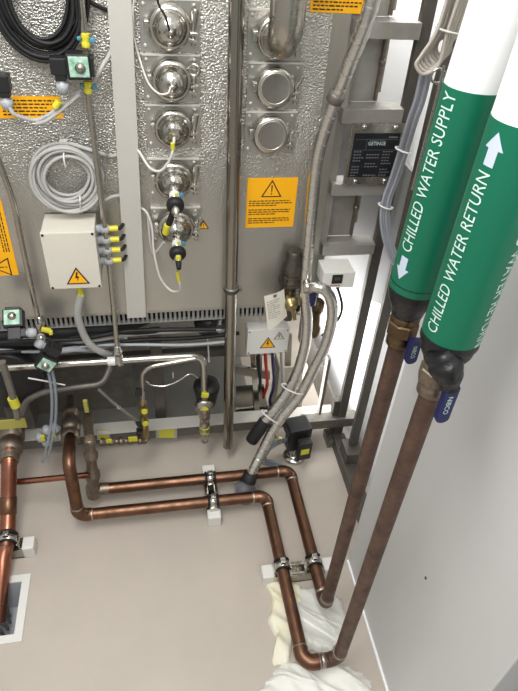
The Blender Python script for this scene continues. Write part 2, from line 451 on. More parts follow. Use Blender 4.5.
mb = MB(); mb.sweep(spline([e5, P(176.5, 272, 1.545), P(180, 285, 1.55), P(179, 291, 1.57), P(170, 290, 1.60), P(160, 277, 1.61), P(154, 252, 1.62), P(152, 228, 1.625), P(147, 213, 1.63), P(140, 207, 1.64)], 8), .0038, 8); obj('cable', mb, M_ofw, t)
mb = MB(); mb.sweep([P(177, 270, 1.545), P(179, 281, 1.55)], .006, 8); obj('cable_tag', mb, M_yelb, t)
mb = MB(); mb.sweep([e5-a5*.004, e5+a5*.02], [.0095, .007], 10); obj('boot', mb, M_br, t)
mb = MB(); mb.box(o5+a5*.088+V((0, -.006, .010)), (.014, .006, .018), bev=.002); obj('arrow_tag', mb, M_yelb, t)
mb = MB(); mb.sweep(spline([P(148, 216, 1.635), P(150, 240, 1.63), P(153, 253, 1.63), P(158, 250, 1.62), P(164, 242, 1.61)], 8), .0048, 8)
one('lead_wire', mb, M_gpl, 'short grey lead curving from the strip to the lowest port', 'cable')
t = thing('port_cable', 'pale cable arching from the grey strip up to third port cap', 'cable', P(150, 160, 1.6))
o3 = V((px_, PY-.073, pz_[2]-.004))
mb = MB(); mb.sweep(spline([P(134, 145, 1.645), P(140, 153, 1.62), P(150, 168, 1.59), P(160, 171, 1.57), P(168, 163, 1.56), P(173, 150, 1.555), o3], 8), .0040, 8); obj('cable', mb, M_ofw, t)
mb = MB(); mb.sweep([P(172.5, 143, 1.553), P(173, 149, 1.555)], .006, 8); obj('cable_tag', mb, M_yelb, t)
mb = MB(); mb.lathe(o3+V((0, .006, 0)), (0, -1, 0), [(.012, -.012), (.012, .004), (.007, .010)], 12); obj('gland', mb, M_ssp, t)
mb = MB(); mb.sweep(spline([P(135, -8, 1.62), P(133, 12, 1.63), P(133.5, 35, 1.64), P(140, 60, 1.64), P(146, 78, 1.60), P(152, 88, 1.56), P(160, 94, 1.54), P(168, 93, 1.535), P(170.5, 87, 1.55)], 8), .0026, 8)
one('white_wire', mb, M_ofw, 'thin white wire hanging beside the grey strip to second port', 'wire')
mb = MB(); mb.sweep(spline([P(156, -8, 1.55), P(159, 5, 1.55), P(166, 18, 1.545), P(169.5, 31, 1.55)], 8), .0028, 8)
one('black_wire', mb, M_br, 'thin black wire from above to the topmost port cap', 'wire')

# signs ---------------------------------------------------------------
def tri_sign(mb, c, ex, ez, s, sym, out=V((0, -.0006, 0)), mi_k=1, mi_y=0):   # warning triangle of side s
    c = V(c); h = s*.866
    def T(k, lift): return [c+ex*(-s/2*k)+ez*(-h/3*k)+out*lift, c+ex*(s/2*k)+ez*(-h/3*k)+out*lift, c+ez*(2*h/3*k)+out*lift]
    mb.poly(T(1, 1), mi_k); mb.poly(T(.80, 2), mi_y)
    if sym == '!':
        mb.poly([c+ex*(-.035*s)+ez*(.30*s)+out*3, c+ex*(.035*s)+ez*(.30*s)+out*3, c+ex*(.02*s)+ez*(-.04*s)+out*3, c+ex*(-.02*s)+ez*(-.04*s)+out*3], mi_k)
        mb.poly([c+(ex*math.cos(a)+ez*math.sin(a))*.04*s+ez*(-.12*s)+out*3 for a in [2*PI*i/8 for i in range(8)]], mi_k)
    elif sym == 'bolt':
        pts = [(-.02, .34), (.05, .34), (.0, .12), (.08, .12), (-.02, -.16), (.0, .03), (-.09, .03)]
        mb.poly([c+ex*(a*s)+ez*(b*s)+out*3 for a, b in pts], mi_k)
def lines(mb, o, ex, ez, L, rows, gap, th, mi=1, out=V((0, -.0008, 0))):
    for r in range(rows):
        x = 0.0; ll = L*(1 if (r % 3) else 1.0)*(random.uniform(.6, .8) if r % 3 == 2 else random.uniform(.92, 1))
        while x < ll:
            w = random.uniform(.006, .016); w = min(w, ll-x)
            a = V(o)+ex*x-ez*(r*gap)+out
            mb.poly([a, a+ex*w, a+ex*w-ez*th, a-ez*th], mi); x += w+.003
X_, Z_ = V((1, 0, 0)), V((0, 0, 1))
def plate(mb, cs, d=.0018, mi=0): mb.prism(cs, (0, d, 0), mi)
def rect(x0, x1, z0, z1, y): return [(x0, y, z0), (x1, y, z0), (x1, y, z1), (x0, y, z1)]
YS = PY-.0022
mb = MB(); plate(mb, rect(.289, .446, 1.088, 1.255, YS))
tri_sign(mb, (.366, YS, 1.212), X_, Z_, .066, '!')
for zt in (1.182, 1.152, 1.122): lines(mb, (.297, YS, zt), X_, Z_, .138, 3, .0075, .0032)
one('warning_sign', mb, [M_yel, M_ink], 'square yellow warning sign with exclamation triangle left of the flexible hose', 'sign')
mb = MB(); plate(mb, rect(.429, .575, 1.703, 1.80, YS)); lines(mb, (.436, YS, 1.755), X_, Z_, .13, 6, .0085, .0035)
one('warning_sign', mb, [M_yel, M_ink], 'yellow printed sign at the top edge of the photo beside the hose', 'sign')
mb = MB(); plate(mb, rect(-.40, -.2205, 1.432, 1.489, YS)); lines(mb, (-.37, YS, 1.480), X_, Z_, .14, 5, .009, .0035)
one('warning_sign', mb, [M_yel, M_ink], 'wide yellow sign behind the grey cables under the black coil', 'sign')
mb = MB(); plate(mb, rect(-.58, -.427, .945, 1.20, YS)); tri_sign(mb, (-.466, YS, .977), Z_, -X_, .066, '!')
for k in range(3): lines(mb, (-.437-.03*k, YS, 1.03), Z_, X_, .15, 3, .0075, .0032)
one('warning_sign', mb, [M_yel, M_ink], 'yellow warning sign turned sideways at the left edge of the panel', 'sign')
mb = MB(); c = P(203.5, 226, YS); tri_sign(mb, c, X_, Z_, .032, '!'); mb.prism([c+V((-.017, 0.0004, -.011)), c+V((.017, 0.0004, -.011)), c+V((0, .0004, .021))], (0, .001, 0), 1)
one('warning_sticker', mb, [M_yel, M_ink], 'tiny yellow warning triangle sticker beside the lowest left port', 'sticker')

# drain pole ------------------------------------------------------------
t = thing('drain_pole', 'straight stainless vertical pipe ending just above the floor', 'pipe', (.250, 1.61, .08))
mb = MB(); a, b = P(228, 446, 1.61), P(237.5, -40, 1.61); mb.sweep([a, b], .0205, 24); mb.lathe(a, (b-a), [(.0208, 0), (.0208, .006)], 24); obj('pipe', mb, M_pole, t)
mb = MB(); c = P(231.5, 289, 1.61); mb.lathe(c, (0, 0, 1), [(.0206, -.011), (.0245, -.010), (.0245, .010), (.0206, .011)], 24); mb.torus(c, (0, 0, 1), .0245, .003, 24, 6, 1); mb.box(c+V((.0, .035, 0)), (.012, .03, .018)); mb.box(c+V((.028, 0, 0)), (.014, .012, .018), bev=.002)
obj('pipe_clip', mb, [M_ssd, M_br], t)

# coils ---------------------------------------------------------------
def coil(c, ra, rb, turns, r, jit, ax='xz', n=26, spread=.0, depth=.02):
    pts = []; ph = [random.uniform(0, 6.28) for _ in range(turns+2)]
    for i in range(turns*n):
        a = 2*PI*i/n; k = i/n; q = math.sin(k*2.4)*spread
        j = jit*math.sin(a*1.0+ph[int(k)]) + jit*.5*math.sin(2*a+ph[int(k)+1])
        pts.append(V(c)+V((math.cos(a)*(ra+q+j), -depth*(.5+.5*math.sin(k*1.7)), math.sin(a)*(rb+q+j))))
    return spline(pts[::2], 3)
t = thing('cable_coil', 'big coil of black cable hanging on the panel at top left', 'cable coil', P(40, 57, 1.63))
c = P(40, -6, 1.635); mb = MB()
mb.sweep(coil(c, .090, .116, 10, .0062, .004, spread=.018, depth=.035), .0050, 8)
mb.sweep(coil(c+V((0, -.01, 0)), .082, .106, 6, .0062, .005, spread=.016, depth=.03), .0050, 8)
obj('cable', mb, M_br, t)
t = thing('cable_coil', 'coil of light grey cable hung above the white junction box', 'cable coil', P(70, 208, 1.64))
c = P(67.5, 175, 1.637); mb = MB()
mb.sweep(coil(c, .078, .080, 10, .006, .004, spread=.017, depth=.03), .0050, 8)
mb.sweep(spline([c+V((.02, -.01, .094)), P(100, 153, 1.62), P(108, 156, 1.645), P(118, 155, 1.655)], 8), .0058, 8)
mb.sweep(spline([c+V((.03, -.02, -.088)), P(98, 203, 1.62), P(112, 197, 1.645), P(122, 195, 1.655)], 8), .0058, 8)
obj('cable', mb, M_gpl, t)
mb = MB(); k = P(64, 143, 1.645); mb.box(k, (.022, .02, .018), bev=.003); mb.sweep(spline([k+V((0, -.012, 0)), k+V((.0, -.045, -.02)), k+V((0, -.045, -.05)), k+V((0, -.01, -.055))], 5), .0022, 6)
mb.sweep(spline([P(80, 196, 1.60), P(80, 201, 1.588), P(80.5, 208, 1.60)], 5), .0022, 6); obj('cable_tie', mb, M_wp, t)

# white junction box ----------------------------------------------------
t = thing('junction_box', 'white junction box with high voltage triangle under the grey coil', 'box', (-.241, 1.60, .966))
mb = MB(); mb.box((-.241, 1.602, 1.061), (.148, .108, .188), bev=.004); obj('housing', mb, M_wpc, t)
mb = MB(); mb.box((-.241, 1.543, 1.061), (.150, .014, .190), bev=.003); tri_sign(mb, (-.233, 1.5352, 1.003), X_, Z_, .068, 'bolt', mi_k=1, mi_y=2)
for sx in (-1, 1):
    for sz in (-1, 1): mb.lathe((-.241+sx*.068, 1.5365, 1.061+sz*.089), (0, -1, 0), [(.004, 0), (.004, .002)], 8, 1)
obj('lid', mb, [M_wpc, M_ink, M_yel], t)
for i in range(4):
    z = 1.128-.0365*i
    mb = MB(); mb.lathe((-.167, 1.605, z), (1, 0, 0), [(.013, 0), (.013, .014), (.0155, .014), (.0155, .028), (.012, .036), (.009, .038)], 12)
    g = obj('cable_gland', mb, M_gp, t)
    mb = MB(); mb.cyl((-.131, 1.605, z), (-.104, 1.605, z), .009, 10); mb.sweep(spline([(-.13, 1.605, z), (-.10, 1.605, z), (-.088, 1.63, z+.002), (-.07, 1.655, z+.002)], 4), .0055, 8, 1)
    obj('cable_tag', mb, [M_yelb, M_br], g)
mb = MB(); gc = V((-.236, 1.565, .966)); mb.lathe(gc, (0, 0, -1), [(.013, 0), (.013, .018), (.0105, .020), (.0105, .045)], 12); obj('gland', mb, M_ylab, t)
mb = MB(); mb.sweep(spline([gc+V((0, 0, -.04)), P(78, 315, 1.58), P(84, 335, 1.60), P(92, 346, 1.61), P(104, 353, 1.64), P(112, 354, 1.72)], 8), .0125, 12)
one('grey_conduit', mb, M_gpl, 'thick grey cable curving down out of the white junction box', 'cable')

# slotted cable duct under the panel ------------------------------------
mb = MB(); x = -.90; 
mb.box((-.2, 1.735, .755), (1.45, .05, .012)); mb.box((-.2, 1.735, .689), (1.45, .05, .006))
while x < .50: mb.box((x, 1.712, .722), (.0085, .006, .066)); x += .0165
mb.box((-.2, 1.728, .722), (1.45, .004, .07), mi=1)
one('cable_duct', mb, [M_gpl, M_bk], 'long grey slotted cable duct running under the machine panel', 'cable duct')

# solenoid valves ---------------------------------------------------------
OBJ = obj
def solenoid(c, ang, label, k=.74, tilt=0.0):
    # connector to the left at ang = 0; ang turns the whole valve about the viewing axis
    def obj(n, mb, mm, tt):
        mb.v = [c+(p-c)*k for p in mb.v]; return OBJ(n, mb, mm, tt)
    R = Matrix.Rotation(tilt, 3, 'X') @ Matrix.Rotation(-ang, 3, 'Y'); c = V(c)
    t = thing('solenoid_valve', label, 'valve', c+V((0, .02, -.04)), 'solenoid valves on the tubing')
    W = lambda x, y, z: c + R @ V((x, y, z))
    mb = MB(); mb.box(c, (.076, .060, .080), R, bev=.006); mb.box(W(.042, 0, 0), (.012, .05, .06), R, bev=.003); obj('coil', mb, M_bp, t)
    mb = MB(); mb.box(W(.002, -.031, .002), (.062, .003, .062), R, bev=.001); mb.lathe(W(.006, -.032, .0), R @ V((0, -1, 0)), [(.017, 0), (.017, .006), (.012, .008), (.011, .014), (.003, .015)], 20, 1)
    obj('face_label', mb, [M_glab, M_ss], t)
    mb = MB(); mb.box(W(-.064, .004, -.002), (.052, .046, .052), R, bev=.004); mb.box(W(-.062, .004, -.036), (.036, .038, .024), R, bev=.004); n = obj('connector', mb, M_bp, t)
    mb = MB(); mb.lathe(W(-.062, .004, -.046), R @ V((0, 0, -1)), [(.016, 0), (.016, .010), (.021, .011), (.021, .026), (.017, .040), (.009, .043)], 14); obj('cable_gland', mb, M_gp, n)
    return t, W
s1, W1 = solenoid(P(79, 65, 1.565), 0, 'black solenoid valve with green face on the thin tube by grey strip')
mb = MB(); c = P(80, 66, 1.605); mb.box(c, (.045, .03, .05), bev=.004); obj('valve_body', mb, M_brass, s1)
s2, W2 = solenoid(P(22, 82, 1.575), 0, 'black solenoid plug with pale gland at the left edge above yellow sign')
for o in list(s2.children):
    if o.name.startswith(('coil', 'face_label')): bpy.data.objects.remove(o)
s3, W3 = solenoid(P(14, 319, 1.55), math.radians(90), 'black solenoid valve with pale top label at left beside upper tube', .74, math.radians(-48))
s4, W4 = solenoid(P(47, 360, 1.53), math.radians(-128), 'black solenoid valve set diagonally on the horizontal steel pipe')

# thin tubes ------------------------------------------------------------
t = thing('thin_tube', 'thin vertical steel tube with yellow fittings running beside the grey strip', 'tube', P(118, 352, 1.60))
mb = MB(); mb.sweep([P(77.5, -30, 1.6), P(84, 36, 1.6)], .0095, 12); mb.sweep([P(87.5, 86, 1.6), P(94, 140, 1.6), P(110, 270, 1.6), P(117.5, 350, 1.6)], .0085, 12); obj('tube', mb, M_ss, t)
for (u, v, dv) in ((85.5, 40, 7), (88, 87, 6)):
    mb = MB(); a, b = P(u-.5, v-dv, 1.595), P(u+.5, v+dv, 1.595); c_ = a*.5+b*.5; mb.sweep([a, a*.7+b*.3, c_, a*.3+b*.7, b], [.010, .0115, .008, .0115, .010], 8); mb.box(c_+V((.016, 0, 0)), (.014, .010, .012), mi=1, bev=.003); mb.box(c_+V((-.015, 0, .004)), (.010, .010, .010), mi=1, bev=.003)
    obj('fitting', mb, [M_yelb, M_teal], t)
mb = MB(); mb.lathe(P(117.8, 352, 1.6), (0, 0, 1), [(.012, -.012), (.017, -.010), (.017, .008), (.013, .012), (.013, .026), (.009, .03)], 6); obj('compression_nut', mb, M_ssp, t)
t = thing('thin_tube', 'thin steel tube curving down past the sideways yellow sign', 'tube', P(41, 335, 1.60))
mb = MB(); mb.sweep(spline([P(-20, 118, 1.60), P(-4, 155, 1.60), P(5, 178, 1.60), P(14, 205, 1.60), P(20, 235, 1.60), P(27, 268, 1.60), P(41, 332, 1.60)], 6), .0085, 12); obj('tube', mb, M_ss, t)
mb = MB(); mb.lathe(P(40, 322, 1.6), (0, 0, 1), [(.010, -.03), (.018, -.024), (.018, .004), (.014, .008), (.014, .02), (.009, .024)], 6); mb.lathe(P(40.5, 335, 1.6), (0, 0, -1), [(.010, 0), (.016, .004), (.014, .03), (.006, .05)], 12); obj('compression_nut', mb, M_ssp, t)
mb = MB(); c = P(46, 330, 1.56); mb.box(c, (.030, .014, .014), Matrix.Rotation(.35, 3, 'Y'), bev=.004); mb.box(c+V((.014, -.003, -.009)), (.012, .013, .014), bev=.003); obj('tag', mb, M_yelb, t)

# grey cables around the upper solenoids
t = thing('solenoid_cable', 'pale grey cable sweeping under the yellow sign to the valve', 'cable', P(40, 120, 1.58))
mb = MB(); mb.sweep(spline([P(9, 107, 1.57), P(14, 114, 1.57), P(24, 118, 1.58), P(37, 120, 1.59), P(52, 113, 1.59), P(66, 103, 1.60), P(82, 90, 1.60)], 8), .0055, 8); mb.sweep(spline([P(36, 124, 1.585), P(46, 121, 1.58), P(60, 111, 1.58), P(80, 94, 1.59)], 8), .005, 8); obj('cable', mb, M_gpl, t)
mb = MB(); mb.sweep([P(55, 107, 1.575), P(59.5, 101, 1.575)], .009, 8); obj('cable_tag', mb, M_yelb, t)
mb = MB(); mb.sweep(spline([P(92, 84, 1.60), P(97, 76, 1.59), P(103, 65, 1.60), P(108, 57, 1.62), P(112, 48, 1.65)], 8), .0055, 8)
one('grey_cable', mb, M_gpl, 'short pale cable from the upper valve to behind grey strip', 'cable')
mb = MB(); mb.sweep(spline([P(82, -5, 1.63), P(92, 3, 1.64), P(104, 9, 1.65), P(112, 11, 1.655)], 6), .005, 8)
one('black_cable', mb, M_br, 'short black cable at the top edge left of the grey strip', 'cable')

# ------------------------------------------------------------------ pipes at the machine foot
PYA = 1.60
zA = .612
t = thing('manifold_pipe', 'bright horizontal steel pipe under the panel turning down to a valve', 'pipe', P(100, 362, PYA))
mb = MB(); pts = fillet([V((-.80, PYA, zA)), V((.149, PYA, zA)), V((.152, PYA, .40))], .055, 10); mb.sweep(pts, .0125, 16); obj('pipe', mb, M_ssp, t)
mb = MB(); mb.lathe(P(111.5, 361, PYA)-V((.013, 0, 0)), (1, 0, 0), [(.0175, 0), (.0175, .026)], 6); obj('union', mb, M_wp, t)
mb = MB(); mb.lathe(V((-.148, PYA, zA)), (0, 0, 1), [(.017, -.016), (.019, -.014), (.019, .006), (.014, .012), (.014, .03), (.010, .034)], 12); obj('tee', mb, M_ssp, t)
mb = MB(); vx = .153
mb.lathe((vx, PYA, .42), (0, 0, -1), [(.014, 0), (.017, .004), (.017, .014), (.0125, .018), (.0125, .03)], 16)
mb.lathe((vx, PYA, .345), (0, -1, 0), [(.028, -.02), (.036, -.016), (.036, .004), (.030, .010), (.018, .014), (.012, .016)], 28)
mb.lathe((vx, PYA, .345), (0, 0, -1), [(.024, .0), (.026, .03), (.020, .07), (.017, .09), (.021, .095), (.021, .105), (.017, .11), (.017, .125), (.021, .13), (.021, .14), (.016, .145), (.016, .19), (.0165, .2)], 20)
obj('valve', mb, M_ss, t)
mb = MB(); mb.lathe((vx, PYA-.012, .345), (0, -1, 0), [(.014, 0), (.014, .006)], 12); mb.box((vx, PYA-.016, .425), (.026, .012, .016), Matrix.Rotation(.2, 3, 'Y')); mb.lathe((vx, PYA, .236), (0, 0, -1), [(.0215, 0), (.0215, .006)], 16); mb.lathe((vx, PYA, .21), (0, 0, -1), [(.0215, 0), (.0215, .006)], 16)
obj_split('yellow_tag', mb, M_ylab, t)
mb = MB(); mb.sweep([V((vx+.012, PYA+.04, .42)), V((vx+.012, PYA+.045, .32))], [.052, .036], 16); mb.lathe((vx+.012, PYA+.04, .42), (0, 0, 1), [(.052, 0), (.048, .012), (.02, .016)], 16); obj('actuator', mb, M_br, t)

t = thing('sampling_tube', 'slim bent steel tube with banded brass fittings before the manifold valve', 'tube', P(145, 438, 1.58))
mb = MB(); mb.sweep(fillet([P(143, 404, 1.58), P(142, 368, 1.58), P(195, 358.5, 1.59)], [.05], 10), .008, 12); obj('tube', mb, M_ss, t)
mb = MB(); a, b = P(143, 402, 1.58), P(145, 440, 1.58); d_ = (b-a).normalized(); L = (b-a).length
mb.lathe(a, d_, [(.008, -.01), (.014, 0), (.014, .012), (.011, .016), (.011, .03), (.016, .034), (.016, .06), (.012, .064), (.012, .085), (.017, .09), (.017, L-.02), (.013, L-.015), (.013, L+.01)], 14)
obj('needle_valve', mb, M_brass, t)
mb = MB(); a, b = P(147, 440, 1.575), P(100, 442, 1.575); d_ = (b-a).normalized(); L = (b-a).length; pr = []; h = 0
while h < L: pr += [(.012, h), (.012, h+.018), (.016, h+.02), (.016, h+.034)]; h += .036
mb.lathe(a, d_, pr, 14); obj('lower_fitting', mb, M_nut, t)
mb = MB(); mb.box(P(139, 432, 1.56), (.02, .03, .02), bev=.003); mb.cyl(P(137, 422, 1.57), P(141, 428, 1.56), .008, 8); mb.box(P(139, 392, 1.57), (.022, .02, .03), bev=.004); obj_split('knob', mb, M_bp, t)
mb = MB(); mb.lathe(P(144.5, 411, 1.56), (0, -1, 0), [(.012, 0), (.012, .006)], 8); mb.lathe(P(145.5, 423, 1.56), (0, -1, 0), [(.012, 0), (.012, .006)], 8); mb.box(P(133, 439, 1.555), (.034, .006, .022)); mb.box(P(109, 441, 1.555), (.020, .006, .018)); obj_split('yellow_tag', mb, M_ylab, t)
mb = MB(); mb.sweep(spline([P(146, 381, 1.57), P(152, 385, 1.565), P(165, 386, 1.56), P(178, 381, 1.565), P(190, 374, 1.575), P(198, 378, 1.58)], 8), .0035, 8); mb.box(P(173, 375, 1.57), (.004, .004, .03))
one('capillary_wire', mb, M_ssp, 'thin sagging steel wire between the bent tube and manifold valve', 'wire')
mb = MB(); mb.sweep([P(98, 389, 1.62), P(118, 407, 1.60), P(137, 421, 1.585)], .0065, 10); mb.sweep([P(117, 406, 1.601), P(120, 408, 1.599)], .009, 8, 1)
one('link_rod', mb, [M_ssd, M_ssp], 'thin slanting steel rod left of the banded brass fittings', 'rod')
mb = MB(); mb.sweep(fillet([P(2, 480, 1.42)*.0+P(18, 425, 1.66), P(26, 400, 1.66), P(45, 391, 1.66), P(103, 383.5, 1.66), P(110, 366, 1.70)], [.03, .04, .03], 8), .0125, 14)
one('low_pipe', mb, M_ssd, 'dull grey bent pipe low under the horizontal steel pipe', 'pipe')
mb = MB(); mb.sweep(spline([P(28, 378, 1.55), P(45, 381, 1.55), P(65, 385, 1.56)], 4), .003, 6)
one('white_rod', mb, M_wp, 'thin white rod lying across the clear tubes', 'rod')
t = thing('clear_tubing', 'pair of clear flexible tubes hanging down from the diagonal valve', 'tube', P(44, 455, 1.5))
for dx in (0, 4):
    mb = MB(); mb.sweep(spline([P(47+dx, 368, 1.54), P(50+dx, 380, 1.53), P(52+dx, 400, 1.53), P(51+dx, 425, 1.53), P(47+dx, 445, 1.53), P(42+dx*1.3, 462, 1.54)], 6), .0055, 8); obj('tube', mb, M_cl, t)
mb = MB()
for (u, v) in ((40, 437), (47, 430), (55, 428), (62, 436), (46, 442)): mb.lathe(P(u, v, 1.58), (.4, -1, .3), [(.013, -.02), (.016, -.01), (.016, .01), (.010, .02)], 10)
mb.box(P(53, 436, 1.60), (.11, .03, .035), bev=.004)
mb.box(P(54, 435, 1.57), (.014, .01, .02), mi=1); mb.box(P(43, 438, 1.56), (.014, .01, .026), mi=1)
one('fitting_cluster', mb, [M_gp, M_ylab], 'cluster of pale plastic fittings behind the clear tubes', 'fitting')

# base rail with yellow stickers
mb = MB(); mb.box((-.12, 1.725, .105), (1.70, .04, .075), bev=.004); mb.box((-.12, 1.715, .143), (1.70, .062, .004), mi=1)
one('base_rail', mb, [mat('rail_steel', '#625f59', .45, .3), M_weld], 'long low steel rail across the foot of the machine', 'rail')
def sticker(u0, u1, v0, v1, y, label):
    a, b, c, d = P(u0, v1, y), P(u1, v1, y), P(u1, v0, y), P(u0, v0, y)
    mb = MB(); mb.prism([a, b, c, d], (0, .002, 0)); k = .72
    m_ = (a+b+c+d)/4; mb.poly([m_+(p-m_)*V((.8, 0, .9))+V((0, -.0006, 0)) if False else V((m_.x+(p.x-m_.x)*.74, y-.0008, m_.z+(p.z-m_.z)*.92)) for p in (a, b, c, d)], 1)
    one('label_sticker', mb, [M_gp, M_ylab], label, 'sticker')
sticker(156, 177, 427, 438, 1.703, 'yellow sticker on the base rail between brass fittings and the valve')
sticker(97, 110, 430, 440, 1.70, 'yellow sticker on the base rail near copper pipe ends')
mb = MB(); mb.box(P(11, 424, 1.56), (.105, .006, .046), bev=.002); one('label_plate', mb, mat('faded_yellow', '#a49d4c', .5), 'yellow-green label band above the left copper pipe union', 'label')
mb = MB(); mb.box(P(86, 406, 1.6), (.016, .014, .06), bev=.003); one('valve_tag', mb, mat('faded_yellow', '#b3aa48', .5), 'upright yellow tag beside the middle pipe unions', 'tag')

# dark underside of the machine
t = thing('underframe', 'shadowy steel underframe and tray beneath the machine', 'machine base', (-.1, 2.1, 0))
mb = MB(); mb.box((-.2, 2.28, .24), (1.55, .02, .48)); obj('tray_back', mb, M_ssb, t)
mb = MB(); mb.box((-.62, 1.96, .22), (.98, .012, .44)); obj('side_tray', mb, M_ssd, t)
mb = MB(); mb.box((-.28, 2.02, .010), (1.36, .50, .012)); obj('under_tray', mb, mat('tray_steel', '#87857f', .4, .4, .2, 5), t)
mb = MB(); mb.box((-.2, 2.02, .535), (1.55, .05, .06), bev=.004); obj('beam', mb, M_ssd, t)
mb = MB(); mb.box((-.06, 1.80, .455), (.66, .03, .035), bev=.004); obj('beam', mb, M_framed, t)
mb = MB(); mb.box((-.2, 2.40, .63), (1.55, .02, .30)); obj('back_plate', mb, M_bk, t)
for x in (-.88, -.02):
    mb = MB(); mb.box((x, 1.80, .29), (.045, .045, .58), bev=.003); obj('leg', mb, M_framed, t)
mb = MB(); mb.sweep([(-.95, 1.745, .64), (-.2, 1.755, .635), (.22, 1.95, .66)], .042, 18)
one('insulated_hose', mb, M_br, 'fat black hose running behind the horizontal steel pipe', 'hose')
t = thing('pump_motor', 'round black motor end at the left edge under the solenoid valves', 'motor', P(4, 420, 1.66))
c = P(4, 384, 1.66); mb = MB(); mb.lathe(c+V((0, .2, 0)), (0, -1, 0), [(.135, 0), (.14, .02), (.14, .17), (.132, .19), (.125, .196), (.05, .2), (.04, .206), (.01, .206)], 40); obj('housing', mb, M_bp, t)
mb = MB(); mb.box((c.x, c.y+.12, c.z-.22), (.10, .12, .18), bev=.01); obj('foot', mb, M_framed, t)
mb = MB(); mb.sweep(fillet([P(2, 362, 1.5), P(8, 380, 1.5), P(14, 400, 1.5), P(18, 418, 1.5)], .03, 5), .012, 12); mb.lathe(P(14, 402, 1.5), (.1, 0, -1), [(.016, -.02), (.016, .02)], 12, 1)
one('short_tube', mb, [M_ssd, M_ylab], 'short dull tube with a yellow band before the black motor', 'tube')
rr = random.Random(3)
specs = [(.690, 1.645, M_br, .008), (.677, 1.655, M_gpl, .007), (.664, 1.648, M_br, .007), (.650, 1.64, M_gp, .006), (.640, 1.65, M_br, .008), (.715, 1.80, M_bk, .012)]
nm = ['topmost of the black cables', 'upper grey cable', 'middle black cable', 'lower grey cable', 'lowest black cable', 'thick rear black cable']
for i, (z, y, M, r) in enumerate(specs):
    mb = MB(); pts = []
    for k in range(8):
        x = -.92+k*.16*(1+.02*i); pts.append(V((x, y+rr.uniform(-.012, .02)+.003*k*(i % 3), z+rr.uniform(-.008, .008)-(.004*k*(i % 2)))))
    mb.sweep(spline(pts, 6), r, 8)
    one('loose_cable', mb, M, nm[i]+' sagging under the slotted duct', 'cable')
mb = MB(); mb.sweep([P(50, 352, 1.62), P(75, 349, 1.64), P(96, 350, 1.70), P(125, 338, 1.9)], .011, 10); one('grey_hose', mb, M_gp, 'grey hose running right behind the conduit bend', 'hose')
mb = MB(); c = P(208, 322, 1.82); mb.lathe(c, (0, 0, 1), [(.05, -.03), (.055, 0), (.055, .03), (.04, .04)], 24); mb.cyl(c+V((-.05, 0, .0)), c+V((.10, .02, .01)), .03, 12)
one('black_canister', mb, M_bp, 'black round fitting under the duct left of the vertical pole', 'fitting')
mb = MB(); mb.sweep(spline([P(206, 332, 1.78), P(208, 345, 1.78), P(209, 362, 1.78)], 4), .003, 6); one('thin_wire', mb, M_wp, 'thin pale wire hanging below the black round fitting', 'wire')
# shelf-like silver pieces right of the pole
mb = MB()
def pq(u0, v0, u1, v1, u2, v2, u3, v3, y, d=.012): mb.prism([P(u0, v0, y), P(u1, v1, y), P(u2, v2, y), P(u3, v3, y)], (0, d, 0))
pq(234, 366, 270, 372, 270, 380, 234, 374, 1.79); pq(250, 352, 255, 352, 261, 425, 256, 425, 1.81); pq(236, 388, 264, 386, 268, 410, 236, 414, 1.84); pq(256, 356, 262, 357, 262, 374, 257, 372, 1.78)
pq(286, 335, 292, 335, 291, 366, 285, 366, 1.77); pq(236, 414, 300, 408, 300, 414, 236, 421, 1.82)
one('tubing_bracket', mb, M_ssp, 'silver bracket plates behind the right hand junction box', 'bracket')
for u, M, lab in ((258, M_br, 'black cable dropping from the low junction box, leftmost'), (265, M_red, 'red cable dropping from the low junction box'), (272, M_blue, 'blue cable dropping from the low junction box'), (281, M_gpl, 'grey hose dropping right of the low junction box')):
    mb = MB(); mb.sweep(spline([P(u, 346, 1.74), P(u+1, 365, 1.76), P(u+2, 385, 1.80), P(u-2, 402, 1.86), P(u+6, 420, 1.9)], 6), .007, 8); one('drop_cable', mb, M, lab, 'cable')
mb = MB(); b0 = P(280, 369, 1.80); mb.box((b0.x+.062, 1.86, b0.z/2+.0), (.125, .11, b0.z), bev=.004)
one('support_column', mb, mat('leg_beige', '#b3aa9a', .45), 'pale beige box section leg behind the black actuator', 'leg')

# low junction box + paper tag -------------------------------------------
t = thing('junction_box', 'white junction box with warning triangles below the paper tag', 'box', (.405, 1.72, .52))
mb = MB(); mb.box((.405, 1.725, .578), (.160, .05, .118), bev=.004); obj('housing', mb, M_wp, t)
mb = MB(); mb.box((.405, 1.697, .578), (.162, .008, .12), bev=.003); tri_sign(mb, (.405, 1.6925, .566), X_, Z_, .062, 'bolt', mi_k=1, mi_y=2); tri_sign(mb, (.447, 1.6925, .600), X_, Z_, .042, 'bolt', mi_k=1, mi_y=3)
for sx in (-1, 1):
    for sz in (-1, 1): mb.lathe((.405+sx*.073, 1.693, .578+sz*.051), (0, -1, 0), [(.003, 0), (.003, .001)], 8, 1)
obj('lid', mb, [M_wp, M_ink, M_yel, M_paper], t)
mb = MB(); q = [P(264, 296, 1.58), P(284, 289, 1.58), P(287, 316, 1.58), P(268, 331, 1.57)]
n = 8; vs = []; fs = []
for j in range(n+1):
    for i in range(n+1):
        a = q[0]*(1-i/n)+q[1]*(i/n); b = q[3]*(1-i/n)+q[2]*(i/n); p = a*(1-j/n)+b*(j/n); vs.append(p+V((0, -.006*math.sin(i/n*PI), 0)))
for j in range(n):
    for i in range(n): fs.append([j*(n+1)+i, j*(n+1)+i+1, (j+1)*(n+1)+i+1, (j+1)*(n+1)+i])
mb.add(vs, fs, 0, True)
ex = (q[1]-q[0]).normalized(); ez = (q[0]-q[3]).normalized()
